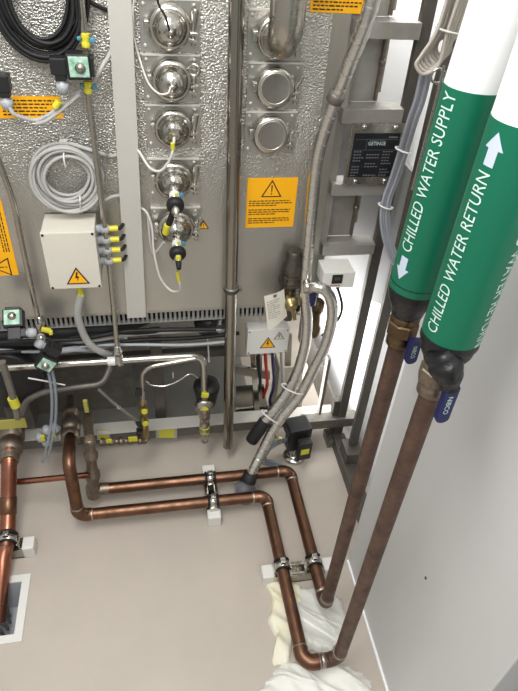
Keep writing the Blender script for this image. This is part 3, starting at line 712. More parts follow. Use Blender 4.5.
lines(mb, q[0]+ex*.006-ez*.022+V((0, -.009, 0)), ex, ez, .046, 9, .0085, .002, 1)
mb.poly([q[0]+ex*.03-ez*.004+V((0, -.008, 0)), q[0]+ex*.044-ez*.004+V((0, -.008, 0)), q[0]+ex*.042-ez*.014+V((0, -.008, 0)), q[0]+ex*.032-ez*.014+V((0, -.008, 0))], 1)
one('paper_tag', mb, [M_paper, M_ssd], 'printed white paper tag hanging from the brass valve', 'tag')

# valve behind the hoses
t = thing('ball_valve', 'bronze valve assembly behind the flexible hoses with blue cap', 'valve', P(296, 330, 1.66))
mb = MB(); vt = P(294, 258, 1.63)
mb.lathe(vt, (0, 0, -1), [(.024, -.03), (.030, -.02), (.030, .01), (.036, .02), (.040, .05), (.034, .075), (.040, .08), (.040, .10), (.028, .105), (.026, .16), (.031, .165), (.031, .19), (.022, .2), (.020, .25)], 20); mb.lathe(vt, (0, 0, -1), [(.044, .052), (.044, .062)], 20); mb.lathe(vt, (0, 0, -1), [(.046, .084), (.046, .094)], 20)
for k in range(4): mb.cyl(vt+V((.040*math.cos(k*1.57+.8), .040*math.sin(k*1.57+.8), -.048)), vt+V((.040*math.cos(k*1.57+.8), .040*math.sin(k*1.57+.8), -.100)), .005, 8)
obj('body', mb, mat('valve_metal', '#6f6a61', .36, .9, .35, 45, .06, 160), t)
mb = MB(); c = P(291, 305, 1.58); mb.lathe(c+V((0, .03, 0)), (0, -1, 0), [(.026, 0), (.026, .03), (.018, .034), (.018, .045), (.009, .05)], 14); mb.box(c+V((.012, -.006, -.03)), (.014, .012, .06), Matrix.Rotation(-.2, 3, 'Y'), bev=.003); obj('handle', mb, M_brass, t)
mb = MB(); mb.lathe(P(313, 296, 1.58), (0, 0, -1), [(.012, -.015), (.014, 0), (.014, .035), (.009, .04)], 12); obj('blue_cap', mb, M_blue, t, 'dark blue cap')
mb = MB(); mb.lathe(P(315, 322, 1.63), (0, 0, 1), [(.02, -.06), (.024, -.05), (.024, -.02), (.018, -.015), (.018, .05), (.025, .055), (.025, .09), (.015, .1)], 16); mb.box(P(284, 300, 1.62)+V((.0, 0, .02)), (.03, .03, .12), bev=.006); obj_split('outlet', mb, M_bronze, t)

# flexible hoses --------------------------------------------------------
def flex(pts, r, pitch=.0105, n=16):
    pp = resample(spline(pts, 14), pitch/4); rs = [r*(1+(.005 if i % 4 in (0, 1) else -.005)) for i in range(len(pp))]
    for i in range(0, len(pp), 16):                       # a wider seam now and then
        for k in range(3):
            if i+k < len(pp): rs[i+k] = r*(.95 if k < 2 else 1.03)
    mb = MB(); mb.sweep(pp, rs, n); return mb
h1 = [P(386, -60, 1.50), P(375, -12, 1.50), P(366, 22, 1.51), P(350, 62, 1.54), P(338, 93, 1.57), P(326, 125, 1.59), P(317, 160, 1.60), P(312, 205, 1.60), P(308, 250, 1.60), P(305, 290, 1.59), P(307, 322, 1.57), P(304, 350, 1.55), P(294, 380, 1.53), P(278, 405, 1.51), P(263, 423, 1.50)]
M_hose = mat('ribbed_stainless', '#d6d4ce', .27, 1)
t = thing('flexible_hose', 'long ribbed stainless hose running down the panel edge into black sleeve', 'hose', h1[-1])
obj('ribbed_hose', flex(h1, .0195), M_hose, t)
mb = MB(); a = P(266, 420, 1.503); b = P(251, 441, 1.49); mb.sweep([a, a*.95+b*.05, b*.95+a*.05, b], [.023, .0255, .0255, .023], 18); obj('sleeve', mb, M_br, t, 'black rubber sleeve')
mb = MB(); c = P(336, 97, 1.57); d_ = (P(332, 105, 1.58)-P(341, 88, 1.56)).normalized(); mb.lathe(c, d_, [(.021, -.014), (.0235, -.012), (.0235, .012), (.021, .014)], 20); obj('hose_clamp', mb, M_ssd, t)
h2 = [P(309, 288, 1.57), P(316, 287, 1.55), P(325, 290, 1.54), P(331, 300, 1.53), P(332, 318, 1.52), P(326, 343, 1.51), P(314, 368, 1.50), P(300, 395, 1.49), P(283, 416, 1.48), P(272, 432, 1.47), P(262, 452, 1.445), P(255, 466, 1.42), P(251, 474, 1.41)]
t = thing('flexible_hose', 'ribbed stainless hose curving from the valve to the floor outlet cup', 'hose', h2[-1])
obj('ribbed_hose', flex(h2, .0195), M_hose, t)
mb = MB(); a, b = h2[-1]+(h2[-2]-h2[-1])*.2, P(248.5, 481, 1.40); mb.sweep([a, a*.9+b*.1, b], [.022, .029, .030], 18); obj('end_cuff', mb, M_br, t, 'black rubber cuff')
mb = MB(); mb.lathe(h2[0]+V((-.01, 0, .005)), (1, -.2, .2), [(.018, -.01), (.0225, -.008), (.0225, .014), (.02, .016)], 16); obj('end_fitting', mb, M_ssp, t)
def tie(p, d, sp, label):
    p = V(p); e = V(d).normalized(); _, g = None, e.cross(V((0, -1, .3))).normalized()
    k = e.cross(g); mb = MB()
    mb.sweep([p + e*(math.cos(a)*(sp+.024)) + k*math.sin(a)*.026 for a in [2*PI*i/32 for i in range(32)]], .0028, 6, closed=True)
    one('cable_tie', mb, M_wp, label, 'cable tie')
tie(P(292.5, 389, 1.505), P(300, 392, 1.49)-P(285, 385, 1.53), .021, 'upper white cable tie around the two ribbed hoses')
tie(P(271, 417, 1.49), P(281, 423, 1.48)-P(262, 410, 1.51), .021, 'lower white cable tie around the two ribbed hoses')
t = thing('outlet_cup', 'small grey round floor cup catching the ribbed hose end', 'cup', (.298, 1.41, 0))
mb = MB(); mb.lathe((.298, 1.41, 0), (0, 0, 1), [(.041, 0), (.043, .04), (.043, .052), (.037, .052), (.034, .02), (.001, .02)], 28); obj('cup', mb, mat('dark_grey_plastic', '#77777a', .5), t)

# actuator with yellow label ---------------------------------------------
t = thing('motor_actuator', 'black actuator with yellow label on a round steel foot', 'actuator', G(294, 458, 0))
mb = MB(); f = G(294, 457, 0); mb.lathe(f, (0, 0, 1), [(.048, 0), (.050, .01), (.046, .018), (.030, .022), (.022, .026), (.020, .07)], 28); obj('foot', mb, M_ssp, t)
c = V((f.x, f.y-.01, .13)); Rz = Matrix.Rotation(.12, 3, 'Z')
mb = MB(); mb.box(c+V((0, .02, .045)), (.10, .085, .06), Rz, bev=.008); mb.box(c+V((-.02, -.0, -.01)), (.055, .05, .08), Rz, bev=.006); obj('housing', mb, M_bp, t)
mb = MB(); mb.box(c+V((.018, -.045, -.012)), (.058, .04, .10), Rz, bev=.006); obj('motor', mb, M_bp, t)
mb = MB(); mb.box(c+V((.018, -.0665, -.008)), (.036, .002, .03), Rz); mb.poly([c+Rz @ V((.018+x_, -.0681, -.008+z_)) for x_, z_ in ((-.010, -.008), (.010, -.008), (0, .010))], 1); obj('label', mb, [M_yelb, M_ink], t)
mb = MB()
for k in range(4):
    mb.sweep(spline([c+V((-.04, 0, -.02+.012*k)), P(276-2*k, 440+3*k, 1.5), P(268-2*k, 452+2*k, 1.5), P(262+4*k, 462, 1.5), P(272+3*k, 466-k, 1.5)], 6), .006, 8)
one('clear_hose', mb, M_cl, 'tangle of clear tubing left of the black actuator', 'hose')
mb = MB(); mb.lathe(P(274, 440, 1.53), (-1, 0, .1), [(.012, -.03), (.016, -.02), (.016, 0), (.011, .004), (.011, .03)], 10); mb.box(P(273, 442, 1.51), (.016, .014, .02), mi=1, bev=.003)
one('small_valve', mb, [M_brass, mat('leaf_green', '#7fa03a', .5)], 'small brass and green valve left of the black actuator', 'valve')

# ------------------------------------------------------------------ equipment frame on the right
t = thing('equipment_frame', 'grey steel ladder frame with cross rungs right of the panel', 'frame', (.74, 1.665, 0))
mb = MB(); mb.box((.752, 1.662, 1.05), (.036, .025, 2.1), bev=.003); obj('post', mb, M_framed, t)
mb = MB(); mb.box((.558, 1.70, 1.42), (.030, .06, 1.30), bev=.003); obj('stile', mb, M_frame, t)
def rung(z0, z1, x0=.552):
    mb = MB(); mb.box(((x0+.735)/2, 1.672, (z0+z1)/2), (.735-x0, .066, z1-z0), bev=.002); obj('rung', mb, M_frame, t)
rung(1.648, 1.69); rung(1.425, 1.467); rung(1.20, 1.24); rung(.983, 1.022)
for (z0, z1) in ((1.69, 2.1), (1.467, 1.648), (1.022, 1.20)):
    mb = MB(); mb.box((.615, 1.715, (z0+z1)/2), (.10, .012, z1-z0)); mb.box((.690, 1.80, (z0+z1)/2), (.05, .01, z1-z0)); obj('infill_plate', mb, M_frame, t)
    mb = MB(); mb.box((.664, 1.702, (z0+z1)/2), (.007, .02, z1-z0-.01)); mb.lathe((.664, 1.692, (z0+z1)/2+.02), (0, -1, 0), [(.010, -.01), (.010, .004), (.006, .008)], 6); obj('edge_strip', mb, M_nut, t)
mb = MB(); mb.box((.70, 1.66, .14), (.25, .05, .05), bev=.003); mb.box((.74, 1.66, .02), (.08, .08, .04), bev=.003); mb.box((.66, 1.69, .30), (.012, .03, .36)); obj('foot_bracket', mb, M_ssd, t)
mb = MB(); mb.box((.745, 2.05, .088), (.012, .70, .175)); mb.box((.728, 1.675, .125), (.034, .03, .25), bev=.002); obj('kick_plate', mb, M_framed, t)
t2 = thing('data_plate', 'black nameplate printed in white riveted to a steel plate on frame', 'nameplate', (.665, 1.63, 1.245))
mb = MB(); mb.box((.665, 1.6345, 1.334), (.165, .008, .19), bev=.002); obj('backing_plate', mb, M_ss, t2)
mb = MB(); mb.box((.665, 1.6295, 1.334), (.142, .003, .134), bev=.001); yk = 1.6276
text_flat(mb, 'GETINGE', (.640, yk, 1.366), (.054, 0, 0), (0, 0, .011), 2)
rng = random.Random(5)
for r_ in range(9):
    z = 1.345-r_*.0092
    for (x0, L) in ((.600, .026), (.640, .04), (.69, .03)):
        if rng.random() < .8:
            x = x0
            while x < x0+L*rng.uniform(.6, 1): mb.poly([(x, yk, z), (x+.006, yk, z), (x+.006, yk, z+.0032), (x, yk, z+.0032)], 1); x += .0085
for (x0, x1, z0, z1) in ((.598, .732, 1.383, 1.3838), (.634, .6348, 1.352, 1.383), (.598, .732, 1.3515, 1.3522), (.70, .728, 1.388, 1.392), (.642, .69, 1.3805, 1.3815)):
    mb.poly([(x0, yk, z0), (x1, yk, z0), (x1, yk, z1), (x0, yk, z1)], 1)
obj('plate', mb, [M_plate, M_plat, M_mark], t2)
for sx in (-.045, .05):
    for z in (1.418, 1.252):
        mb = MB(); mb.lathe((.665+sx, 1.631, z), (0, -1, 0), [(.009, 0), (.009, .004), (.005, .007)], 10); obj('screw', mb, M_ssp, t2)
mb = MB(); mb.box((.772, 1.53, 1.10), (.034, .022, 2.0), bev=.003); mb.box((.768, 1.52, .07), (.07, .09, .10), bev=.004)
one('frame_upright', mb, M_framed, 'dark steel upright between the ladder frame and supply pipe', 'post')
mb = MB(); mb.box((.752, 1.37, .03), (.055, .56, .06), bev=.003)
one('floor_channel', mb, M_framed, 'dark steel channel on the floor running along the right side', 'rail')
mb = MB(); mb.box((.74, 1.15, 1.08), (.055, .10, 2.1), bev=.003)
one('wall_end_post', mb, M_frame, 'grey metal post at the far end of right wall', 'post')

# controller
t = thing('controller_box', 'small white controller box with dark display under the lowest rung', 'controller', (.585, 1.58, .91))
mb = MB(); mb.box((.592, 1.598, .944), (.104, .08, .056), bev=.003); obj('housing', mb, M_wp, t)
mb = MB(); mb.box((.592, 1.554, .944), (.108, .008, .060), bev=.003); obj('face', mb, M_wp, t)
mb = MB(); mb.box((.586, 1.5492, .949), (.036, .003, .034), bev=.001); mb.poly([(.576, 1.5473, .945), (.596, 1.5473, .945), (.596, 1.5473, .957), (.576, 1.5473, .957)], 1); obj('display', mb, [M_bp, M_framed], t)
mb = MB()
for k in range(5): mb.poly([(.556+.009*k, 1.5497, .922), (.5625+.009*k, 1.5497, .922), (.5625+.009*k, 1.5497, .926), (.556+.009*k, 1.5497, .926)])
obj('red_print', mb, M_red, t, 'small red printed strip')
mb = MB(); mb.lathe((.606, 1.585, .916), (0, 0, -1), [(.013, 0), (.013, .012), (.009, .016), (.006, .03)], 12); obj('gland', mb, M_bp, t)
mb = MB(); mb.sweep(spline([V((.606, 1.585, .89)), P(342, 305, 1.59), P(339, 318, 1.60), P(330, 328, 1.60), P(322, 336, 1.6)], 6), .005, 8); one('controller_cable', mb, M_br, 'thin black cable dropping from the white controller box', 'cable')

# cable hank and bundle ---------------------------------------------------
t = thing('cable_hank', 'hank of beige-grey cable hanging left of the white pipe jacket', 'cable coil', P(430, 74, 1.42))
mb = MB(); rk = random.Random(11)
for k in range(8):
    j = lambda: rk.uniform(-.8, .8); y = 1.40+.005*k
    mb.sweep(spline([P(451+1.6*k+j(), -14, y), P(437+2.3*k+j(), 30, y-.004), P(420+3.0*k+j(), 56-2.6*k, y-.006), P(416+3.0*k+j(), 65-2.2*k, y-.006), P(423+2.9*k+j(), 74-2.4*k, y-.01), P(436+1.9*k+j(), 68-2.4*k, y-.012), P(443+1.3*k+j(), 53-1.6*k, y-.012), P(448+1.6*k+j(), 30, y-.014), P(463+1.6*k+j(), -14, y-.012)], 8), .0040, 8)
obj('cable', mb, M_gbe, t)
mb = MB(); c = P(449, 30, 1.405); mb.sweep([c+V((math.cos(a)*.030, math.sin(a)*.034, -.004*math.cos(a))) for a in [2*PI*i/28 for i in range(28)]], .0025, 6, closed=True); obj('cable_tie', mb, M_wp, t)
t = thing('cable_bundle', 'bundle of grey cables running down along the dark upright', 'cable', P(394, 262, 1.45))
for k in range(4):
    o_ = V((.0085*(k-1.5), .004*(k % 2), 0)); pts = [P(428, 66, 1.44), P(420, 100, 1.45), P(413, 120, 1.46), P(404, 150, 1.49), P(395, 178, 1.51), P(387, 200, 1.51), P(385, 218, 1.50), P(387, 236, 1.49), P(393, 255, 1.47), P(402, 272, 1.45)]
    mb = MB(); mb.sweep(spline([p+o_ for p in pts], 6), .0050, 8); obj('cable', mb, mat('slate_cable', '#8b8e95', .5), t)
for (u, v, y) in ((403, 150, 1.49), (385.5, 206, 1.51)):
    mb = MB(); c = P(u, v, y); mb.sweep([c+V((math.cos(a)*.022, math.sin(a)*.018, -.006*math.cos(a))) for a in [2*PI*i/24 for i in range(24)]], .0026, 6, closed=True); obj('cable_tie', mb, M_wp, t)
mb = MB(); mb.sweep([P(444, 66, 1.0), P(438, 92, 1.0), P(412, 190, 1.0)], .0024, 8); mb.torus(P(438, 76, 1.02), (.2, 1, 0), .012, .0025, 16, 6)
one('hanger_rod', mb, M_ss, 'thin steel rod with hook close beside the supply pipe', 'rod')

# ------------------------------------------------------------------ chilled water pipes
ZP = .08; RP = .0222
oe = G(78.5, 515.5, ZP); oc = G(266, 496.5, ZP); of = G(303, 659, ZP); rx_, ry_ = .487, .713
of.y = ry_+.004
ic0 = G(97, 487, ZP); ic = G(289, 470.5, ZP); sx_, sy_ = .492, .889
oc.y = oe.y; ic.x = sx_-.004; ic0.y = ic.y
def ring(mb, p, d, r=RP, w=.006): mb.lathe(p, d, [(r, -w), (r*1.07, -w*.7), (r*1.07, w*.7), (r, w)], 20)
def elbow(a, b, c, name_parent, M=M_cu, R=.030, r=RP*1.10, k=10):
    a, b, c = V(a), V(b), V(c); d1 = (a-b).normalized(); d2 = (c-b).normalized()
    p, q = b+d1*(R+.018), b+d2*(R+.018)
    path = [p]+[((b+d1*R)*(1-t_)**2+b*2*t_*(1-t_)*.62+((b+d1*R)+(b+d2*R))*.5*2*t_*(1-t_)*.38+(b+d2*R)*t_*t_) for t_ in [i/k for i in range(k+1)]]+[q]
    mb = MB(); mb.sweep(path, r, 20); e = obj('elbow', mb, M, name_parent)
    mb = MB(); ring(mb, p, d1); ring(mb, q, d2); obj_split('solder_joint', mb, M_sold, e)
    return e
def straight(a, b, par, M=M_cu, r=RP):
    mb = MB(); mb.sweep([a, b], r, 20); return obj('pipe', mb, M, par)
def cyl_text(mb, axx, axy, r, txt, z0, z1, th0, th1, flip=False, mi=0):
    vs, fs = text_mesh(txt, 8); out = []
    for a, b in vs:
        z = z0+(z1-z0)*a; th = th0+(th1-th0)*b
        out.append(V((axx-math.sin(th)*r, axy-math.cos(th)*r, z)))
    mb.add(out, fs, mi)
def cyl_patch(mb, axx, axy, r, pts, mi=0):               # small polygon in (theta, z)
    mb.add([V((axx-math.sin(a)*r, axy-math.cos(a)*r, z)) for a, z in pts], [list(range(len(pts)))], mi)
def arrow(mb, axx, axy, r, th, z0, z1, up, mi=0):        # z0 tail, z1 tip
    w, s = .31, .165; zm = z1-(z1-z0)*.50; n = 12
    for i in range(n):
        a, b = -s+2*s*i/n, -s+2*s*(i+1)/n
        cyl_patch(mb, axx, axy, r, [(th+a, z0), (th+b, z0), (th+b, zm), (th+a, zm)], mi)
        a, b = -w+2*w*i/n, -w+2*w*(i+1)/n; ha, hb = zm+(z1-zm)*(1-abs(a)/w), zm+(z1-zm)*(1-abs(b)/w)
        cyl_patch(mb, axx, axy, r, [(th+a, zm), (th+b, zm), (th+b, hb), (th+a, ha)], mi)
RI = .049
LEAN = .0165
def lean(mb):
    for p in mb.v: p.x += LEAN*(max(0, p.z-.12)/1.63)**4
    return mb
def riser(par, x, y, zb, z_union, z_tape, z_green, z_white, Mu):
    mb = MB(); mb.sweep([V((x, y, zb)), V((x, y, z_union+.06))], RP*.90, 20); obj('pipe', lean(mb), M_cud, par)
    mb = MB(); mb.lathe((x, y, z_union), (0, 0, 1), [(RP, -.046), (.027, -.043), (.027, -.026), (.0245, -.023), (.0245, -.016)], 24); mb.lathe((x, y, z_union), (0, 0, 1), [(.025, -.016), (.033, -.012), (.033, .014), (.030, .017)], 8, 0, False); mb.lathe((x, y, z_union), (0, 0, 1), [(.030, .02), (.030, .032), (.026, .034), (.026, .06)], 24)
    obj('union', lean(mb), Mu, par)
    mb = MB(); rt = random.Random(int(z_tape*1000)); pr = []
    zz = z_tape
    while zz < z_green+.02: k = (zz-z_tape)/(z_green+.01-z_tape); pr.append((.030+.019*min(1, k*1.7)+rt.uniform(-.002, .0025), zz)); zz += .007
    mb.lathe((x, y, 0), (0, 0, 1), [(.024, z_tape-.002)]+pr, 26); obj('tape_wrap', lean(mb), M_tape, par)
    mb = MB(); mb.sweep([(x, y, z_green), (x, y, z_white)], RI+.0015, 48); obj('green_band', lean(mb), M_green, par)
    mb = MB(); mb.sweep([(x, y, z_white-.004), (x, y, 2.3)], RI+.0004, 48); obj('white_jacket', lean(mb), M_white, par)
def handle(par, x, y, z, L, txt_rows, back=False):
    # lever wrapped in a blue grip hanging beside the valve
    R = Matrix.Rotation(math.radians(-4), 3, 'X')
    mb = MB(); hw = .0125; out = [(x-hw, y-.006, z+L/2), (x+hw, y-.006, z+L/2)]+[(x+hw*math.cos(a), y-.006, z-L/2+hw*.8-hw*.8*math.sin(a)) for a in [PI*i/8 for i in range(9)]]
    mb.prism(out, (0, .012, 0)); h = obj('valve_handle', mb, M_blue, par, 'dark blue lever grip')
    mb = MB(); cx = x+.0; yy = y-.0068
    # letters stacked sideways, read from top down
    text_flat(mb, 'NIBCO', (x-.0045, yy-.0003, z+L*.28), (0, 0, -L*.50), (.009, 0, 0)); obj('lettering', mb, M_mark, h)
    return h
# supply
t = thing('supply_pipe', 'chilled water supply pipe: inner copper run, left green and white jacket', 'pipe', (sx_, sy_, 0))
straight(ic0+V((.03, 0, 0)), ic-V((.05, 0, 0)), t); s_top = V((sx_, sy_, ZP))
straight(ic-V((0, .05, 0)), s_top+V((-.0, .05, 0)), t)
elbow(ic0, ic, s_top, t); elbow(ic, s_top, s_top+V((0, 0, .4)), t, M_cud, .030, RP*1.02)
riser(t, sx_, sy_, ZP+.05, 1.272, 1.306, 1.374, 1.748, M_bronze)
mb = MB(); k = ic0+V((-.012, 0, 0)); top = P(89.5, 438, 1.475)
mb.sweep([k+V((.06, 0, 0)), k+V((.02, 0, 0)), k], [RP*1.08, RP*1.12, RP*1.1], 16); mb.lathe(k, (top-k), [(.028, -.03), (.030, -.01), (.030, .02), (.024, .03), (.022, .06), (.028, .07), (.030, .085), (.028, .10), (.022, .11), (.020, .17), (.025, .18), (.026, .20), (.019, .21), (.017, .25), (.021, .26), (.021, .275), (.015, .28)], 18)
mb.sweep(spline([top, P(88, 425, 1.55), P(88, 412, 1.65)], 6), [.018]*6+[.02]*6+[.016], 14); obj('braided_connector', mb, M_nut, t)
mb = MB(); L0, L1 = 1.464, 1.742
cyl_text(mb, sx_, sy_, RI+.0019, 'CHILLED WATER SUPPLY', L0, L1, math.radians(57), math.radians(86)); obj('lettering', lean(mb), M_mark, t)
mb = MB(); arrow(mb, sx_, sy_, RI+.0019, math.radians(68), 1.452, 1.404, False); obj('flow_arrow', lean(mb), M_arrow, t)
hp = P(412.5, 351, .85); handle(t, hp.x, hp.y, hp.z, .062, 0)
# return
t = thing('return_pipe', 'chilled water return pipe: outer copper run, right green and white jacket', 'pipe', (rx_, ry_, 0))
r_top = V((rx_, of.y, ZP)); of.x = oc.x+.008
up = P(68.5, 462, oe.y+.02); bk = P(70.5, 432, 1.58)
straight(oe+V((.04, 0, 0)), oc-V((.05, 0, 0)), t); straight(oc-V((0, .05, 0)), of+V((0, .05, 0)), t)
mb = MB(); mb.sweep([oe+(up-oe)*.2, up-(up-oe).normalized()*.02]+[up+(bk-up)*k for k in (.12, 1)], RP, 20); obj('pipe', mb, M_cu, t)
elbow(up, oe, oc, t); elbow(oe, oc, of, t); elbow(oc, of, r_top, t); elbow(of, r_top, r_top+V((0, 0, .4)), t, M_cud, .030, RP*1.02)
mb = MB(); d_ = (P(71.5, 403, 1.74)-bk); mb.lathe(bk, d_, [(.026, -.05), (.034, -.045), (.036, -.01), (.030, 0), (.036, .004), (.036, .05), (.026, .055), (.024, .09), (.029, .095), (.029, .12), (.020, .125), (.020, .19)], 20); obj('pipe_union', mb, M_nut, t)
LEAN = .010; riser(t, rx_, ry_, ZP+.05, 1.300, 1.328, 1.398, 1.757, M_nut)
mb = MB(); cyl_text(mb, rx_, ry_, RI+.0019, 'CHILLED WATER RETURN', 1.415, 1.690, math.radians(61), math.radians(86)); obj('lettering', lean(mb), M_mark, t); mb = MB(); cyl_text(mb, rx_, ry_, RI+.0019, 'CHILLED WATER RETURN', 1.684, 1.400, math.radians(-20), math.radians(-46)); obj('lettering', lean(mb), M_mark, t)
mb = MB(); arrow(mb, rx_, ry_, RI+.0019, math.radians(71), 1.699, 1.745, True); obj('flow_arrow', lean(mb), M_arrow, t)
hp = P(446, 404, .655); handle(t, hp.x, hp.y, hp.z, .085, 0)
mb = MB(); mb = MB(); rt = random.Random(4); q = spline([P(438, 350, .685), P(444, 362, .675), P(449, 376, .665), P(450.5, 388, .66)], 5)
mb.sweep(q, [.024+.006*math.sin(PI*i/(len(q)-1))+rt.uniform(-.0025, .0025)-(.010*(i/(len(q)-1))**2) for i in range(len(q))], 14)
obj('tape_wrap', mb, M_tape, t)

# thick left copper pipe
t = thing('copper_pipe', 'thick bright copper pipe at the left edge running into the floor drain', 'pipe', G(8, 540, 0))
RL = .0275
pl = [P(11, 438, 1.58), P(9.5, 458, 1.50), G(8.5, 500, .15), G(7.5, 534, .085), G(3, 562, .06), G(-1, 604, -.02), G(-3, 622, -.05)]
mb = MB(); mb.sweep(spline(pl, 8), RL, 20); obj('pipe', mb, M_cub, t)
mb = MB(); a, b = P(12, 432, 1.62), P(9.8, 456, 1.51); mb.lathe(a, b-a, [(.034, -.02), (.046, -.01), (.048, .03), (.040, .034), (.040, .05), (.046, .054), (.044, .09), (.036, .10), (.036, .12), (.033, .135)], 20); obj('union', mb, M_nut, t)
for p, q in ((pl[2], pl[3]), (pl[3], pl[4])):
    mb = MB(); mb.lathe(p, q-p, [(RL, -.012), (RL*1.08, -.01), (RL*1.08, .05), (RL, .052)], 20); obj('coupling', mb, M_cu, t)
mb = MB(); mb.sweep([P(17, 482, 1.47), P(89, 475, 1.44)], .0115, 14); one('small_copper_pipe', mb, M_cub, 'thin horizontal copper tube linking the left and middle pipes', 'pipe')

# pipe supports -----------------------------------------------------------
def support(c, ax, L, clamps, label, r=RP, zc=ZP):
    c = V(c); ax = V(ax).normalized(); sd = V((-ax.y, ax.x, 0)); R = Matrix((ax, sd, V((0, 0, 1)))).transposed()
    t = thing('pipe_support', label, 'pipe support', c, 'strut supports under the copper pipes')
    hb = zc-r-.006
    mb = MB(); mb.box(c+V((0, 0, .004)), (L, .050, .006), R)
    for s in (-1, 1): mb.box(c+sd*(.023*s)+V((0, 0, hb/2)), (L, .004, hb), R); mb.box(c+sd*(.018*s)+V((0, 0, hb-.002)), (L, .010, .004), R)
    obj('strut_channel', mb, M_ss, t)
    for s in (-1, 1):
        mb = MB(); mb.box(c+ax*((L/2+.008)*s)+V((0, 0, hb/2+.002)), (.042, .052, hb+.008), R, bev=.006); obj('end_cap', mb, M_wp, t)
    for off in clamps:
        p = c+ax*off+V((0, 0, zc)); mb = MB()
        for s in (-1, 1):
            pts = [p+ax*(math.cos(a)*(r+.004))+V((0, 0, math.sin(a)*(r+.004)))+sd*(.017*s) for a in [-.5+i*(PI+1.0)/14 for i in range(15)]]
            q2 = [x_-sd*(.034*s) for x_ in pts]
        n_ = len(pts); inn = [p+ax*(math.cos(a)*(r+.001))+V((0, 0, math.sin(a)*(r+.001))) for a in [-.5+i*(PI+1.0)/14 for i in range(15)]]
        vs = pts+q2+[x_+sd*.017 for x_ in inn]+[x_-sd*.017 for x_ in inn]; fs = []
        for i in range(n_-1): fs += [[i, i+1, n_+i+1, n_+i], [2*n_+i, 2*n_+i+1, 3*n_+i+1, 3*n_+i], [i, i+1, 2*n_+i+1, 2*n_+i], [n_+i, n_+i+1, 3*n_+i+1, 3*n_+i]]
        mb.add(vs, fs, 0, True); mb.box(p+V((0, 0, r+.010)), (.018, .022, .014), R, bev=.002); mb.lathe(p+V((0, 0, r+.014)), (0, 0, 1), [(.007, 0), (.007, .006)], 6)
        for s in (-1, 1): mb.box(p+ax*((r+.006)*s)+V((0, 0, -.016)), (.006, .03, .028), R)
        k = obj('pipe_clamp', mb, M_ssp, t)
        mb = MB()
        for s in (-1, 1): mb.sweep([p+ax*(math.cos(a)*(r+.0035))+V((0, 0, math.sin(a)*(r+.0035)))+sd*(.018*s) for a in [i*PI/12 for i in range(13)]], .0035, 6)
        obj_split('rubber_lining', mb, M_br, k)
    return t
cx_ = G(212, 492, .08).x
ym = (oe.y+ic.y)/2
ym += .014; support((cx_, ym, 0), (0, 1, 0), abs(ic.y-oe.y)+.09, [(oe.y-ym), (ic.y-ym)], 'steel pipe support with white end caps under the two sideways copper runs')
yk_ = G(296, 567, .06).y; xm = (oc.x+.004+sx_)/2
support((xm+.004, yk_, 0), (1, 0, 0), abs(sx_-oc.x)+.085, [oc.x+.004-xm-.002, sx_-xm-.006], 'steel pipe support with white end caps beside the white rags')
c = G(8, 540, .085); support((c.x-.02, c.y, 0), (1, 0, 0), .15, [.02], 'steel pipe support under the thick left copper pipe above the drain', RL, .085)

# rags ----------------------------------------------------------------
def rag(outline, zb, amp, seed, name, M, label, nx=34, thick=.012, maxz=.05):
    rg = random.Random(seed); pts = [G(u, v, 0) for u, v in outline]
    cx = sum(p.x for p in pts)/len(pts); cy = sum(p.y for p in pts)/len(pts)
    ring_ = spline([V((p.x, p.y, 0)) for p in pts], 9, True); n = len(ring_); K = 16
    fr = [(rg.uniform(20, 70), rg.uniform(20, 70), rg.uniform(0, 6.28), rg.uniform(.4, 1)) for _ in range(7)]
    def hgt(x, y, e):
        s = 0
        for a, b, c, w in fr: s += w*(1-abs(math.sin(a*x*.55+b*y*.55+c+1.3*math.sin(9*x+c)+1.1*math.sin(11*y-c))))**2
        s = s/3.2
        return min(maxz, zb + amp*s*min(1, e*3.5) + thick*min(1, e*9))
    vs = [V((cx, cy, hgt(cx, cy, 1)))]; fs = []
    for k in range(1, K+1):
        f = k/K
        for i, p in enumerate(ring_):
            wob = 1+.03*math.sin(i*.9+seed)*f+.02*math.sin(i*2.3+seed*2)*f
            x = cx+(p.x-cx)*f*wob; y = cy+(p.y-cy)*f*wob
            vs.append(V((x, y, hgt(x, y, 1-f) if k < K else zb+.0)))
    for i in range(n): fs.append([0, 1+i, 1+(i+1) % n])
    for k in range(K-1):
        for i in range(n): fs.append([1+k*n+i, 1+(k+1)*n+i, 1+(k+1)*n+(i+1) % n, 1+k*n+(i+1) % n])
    mb = MB(); mb.add(vs, fs, 0, True); o = one(name, mb, M, label, 'rag', 'rags under the copper elbows')
    md = o.modifiers.new('s', 'SUBSURF'); md.levels = 1; md.render_levels = 1
    return o
rag([(266, 583), (282, 581), (298, 584), (305, 598), (296, 620), (292, 645), (288, 664), (272, 662), (276, 640), (268, 622), (272, 604)], .001, .03, 3, 'rag', M_clothy, 'cream crumpled rag under the outer copper run beside the support')
rag([(285, 590), (300, 588), (326, 590), (340, 600), (347, 622), (343, 640), (336, 655), (318, 652), (302, 648), (294, 630), (290, 608)], .004, .026, 8, 'rag', M_plas, 'thin white sheet on the floor under the supply pipe elbow')
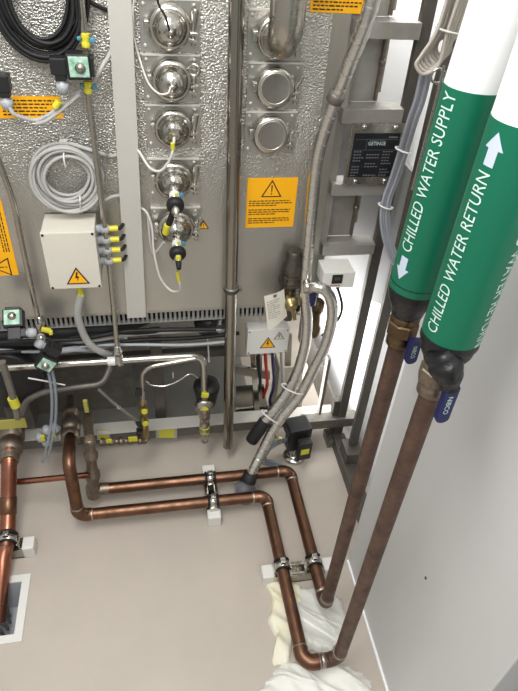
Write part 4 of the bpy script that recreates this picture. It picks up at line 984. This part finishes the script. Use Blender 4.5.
rag([(258, 700), (266, 684), (276, 670), (287, 662), (305, 668), (322, 668), (340, 664), (356, 670), (368, 680), (374, 700), (360, 730), (300, 735)], .001, .045, 5, 'rag', M_cloth, 'white crumpled cloth in front of the outer pipe elbow, lowest of rags', maxz=.054)

# ------------------------------------------------------------------ light
w = bpy.data.worlds.new('world'); S.world = w; w.use_nodes = True; nt = w.node_tree
bg = nt.nodes['Background']; tc = nt.nodes.new('ShaderNodeTexCoord'); sx = nt.nodes.new('ShaderNodeSeparateXYZ'); mr = nt.nodes.new('ShaderNodeMapRange'); cr = nt.nodes.new('ShaderNodeValToRGB')
nt.links.new(tc.outputs['Generated'], sx.inputs[0]); nt.links.new(sx.outputs['Z'], mr.inputs[0]); mr.inputs[1].default_value = -1; mr.inputs[2].default_value = 1
nt.links.new(mr.outputs[0], cr.inputs[0]); nt.links.new(cr.outputs[0], bg.inputs[0])
cr.color_ramp.elements[0].color = (.26, .25, .235, 1); cr.color_ramp.elements[1].color = (.72, .73, .74, 1)
el = cr.color_ramp.elements.new(.5); el.color = (.42, .41, .395, 1)
bg.inputs[1].default_value = 1.1
def area(name, loc, size, size_y, power, target, col=(1, .992, .975)):
    l = bpy.data.lights.new(name, 'AREA'); l.shape = 'RECTANGLE'; l.size = size; l.size_y = size_y; l.energy = power; l.color = col
    o = bpy.data.objects.new(name, l); COL.objects.link(o); o.location = loc
    o.rotation_euler = (V(target)-V(loc)).to_track_quat('-Z', 'Y').to_euler()
area('ceiling_lamp', (-.35, .55, 2.75), .5, 1.3, 37, (-.2, .9, 0))
area('ceiling_lamp', (.35, -.7, 2.75), 1.4, .5, 27, (.2, .9, .6))
area('bay_fill', (.60, 2.0, .42), .6, .6, 9, (.82, 2.0, .42), (1, 1, 1))  # added fill light, unseen, whitens the lower part of the recessed wall
area('bay_fill', (.64, 2.0, 2.25),   .10, .9, 45, (.80, 2.0, .9), (1, 1, 1))  # another added fill, out of view above, whitens the upper recessed wall
S.view_settings.view_transform = 'Standard'; S.view_settings.look = 'None'
S.view_settings.exposure = 0.0
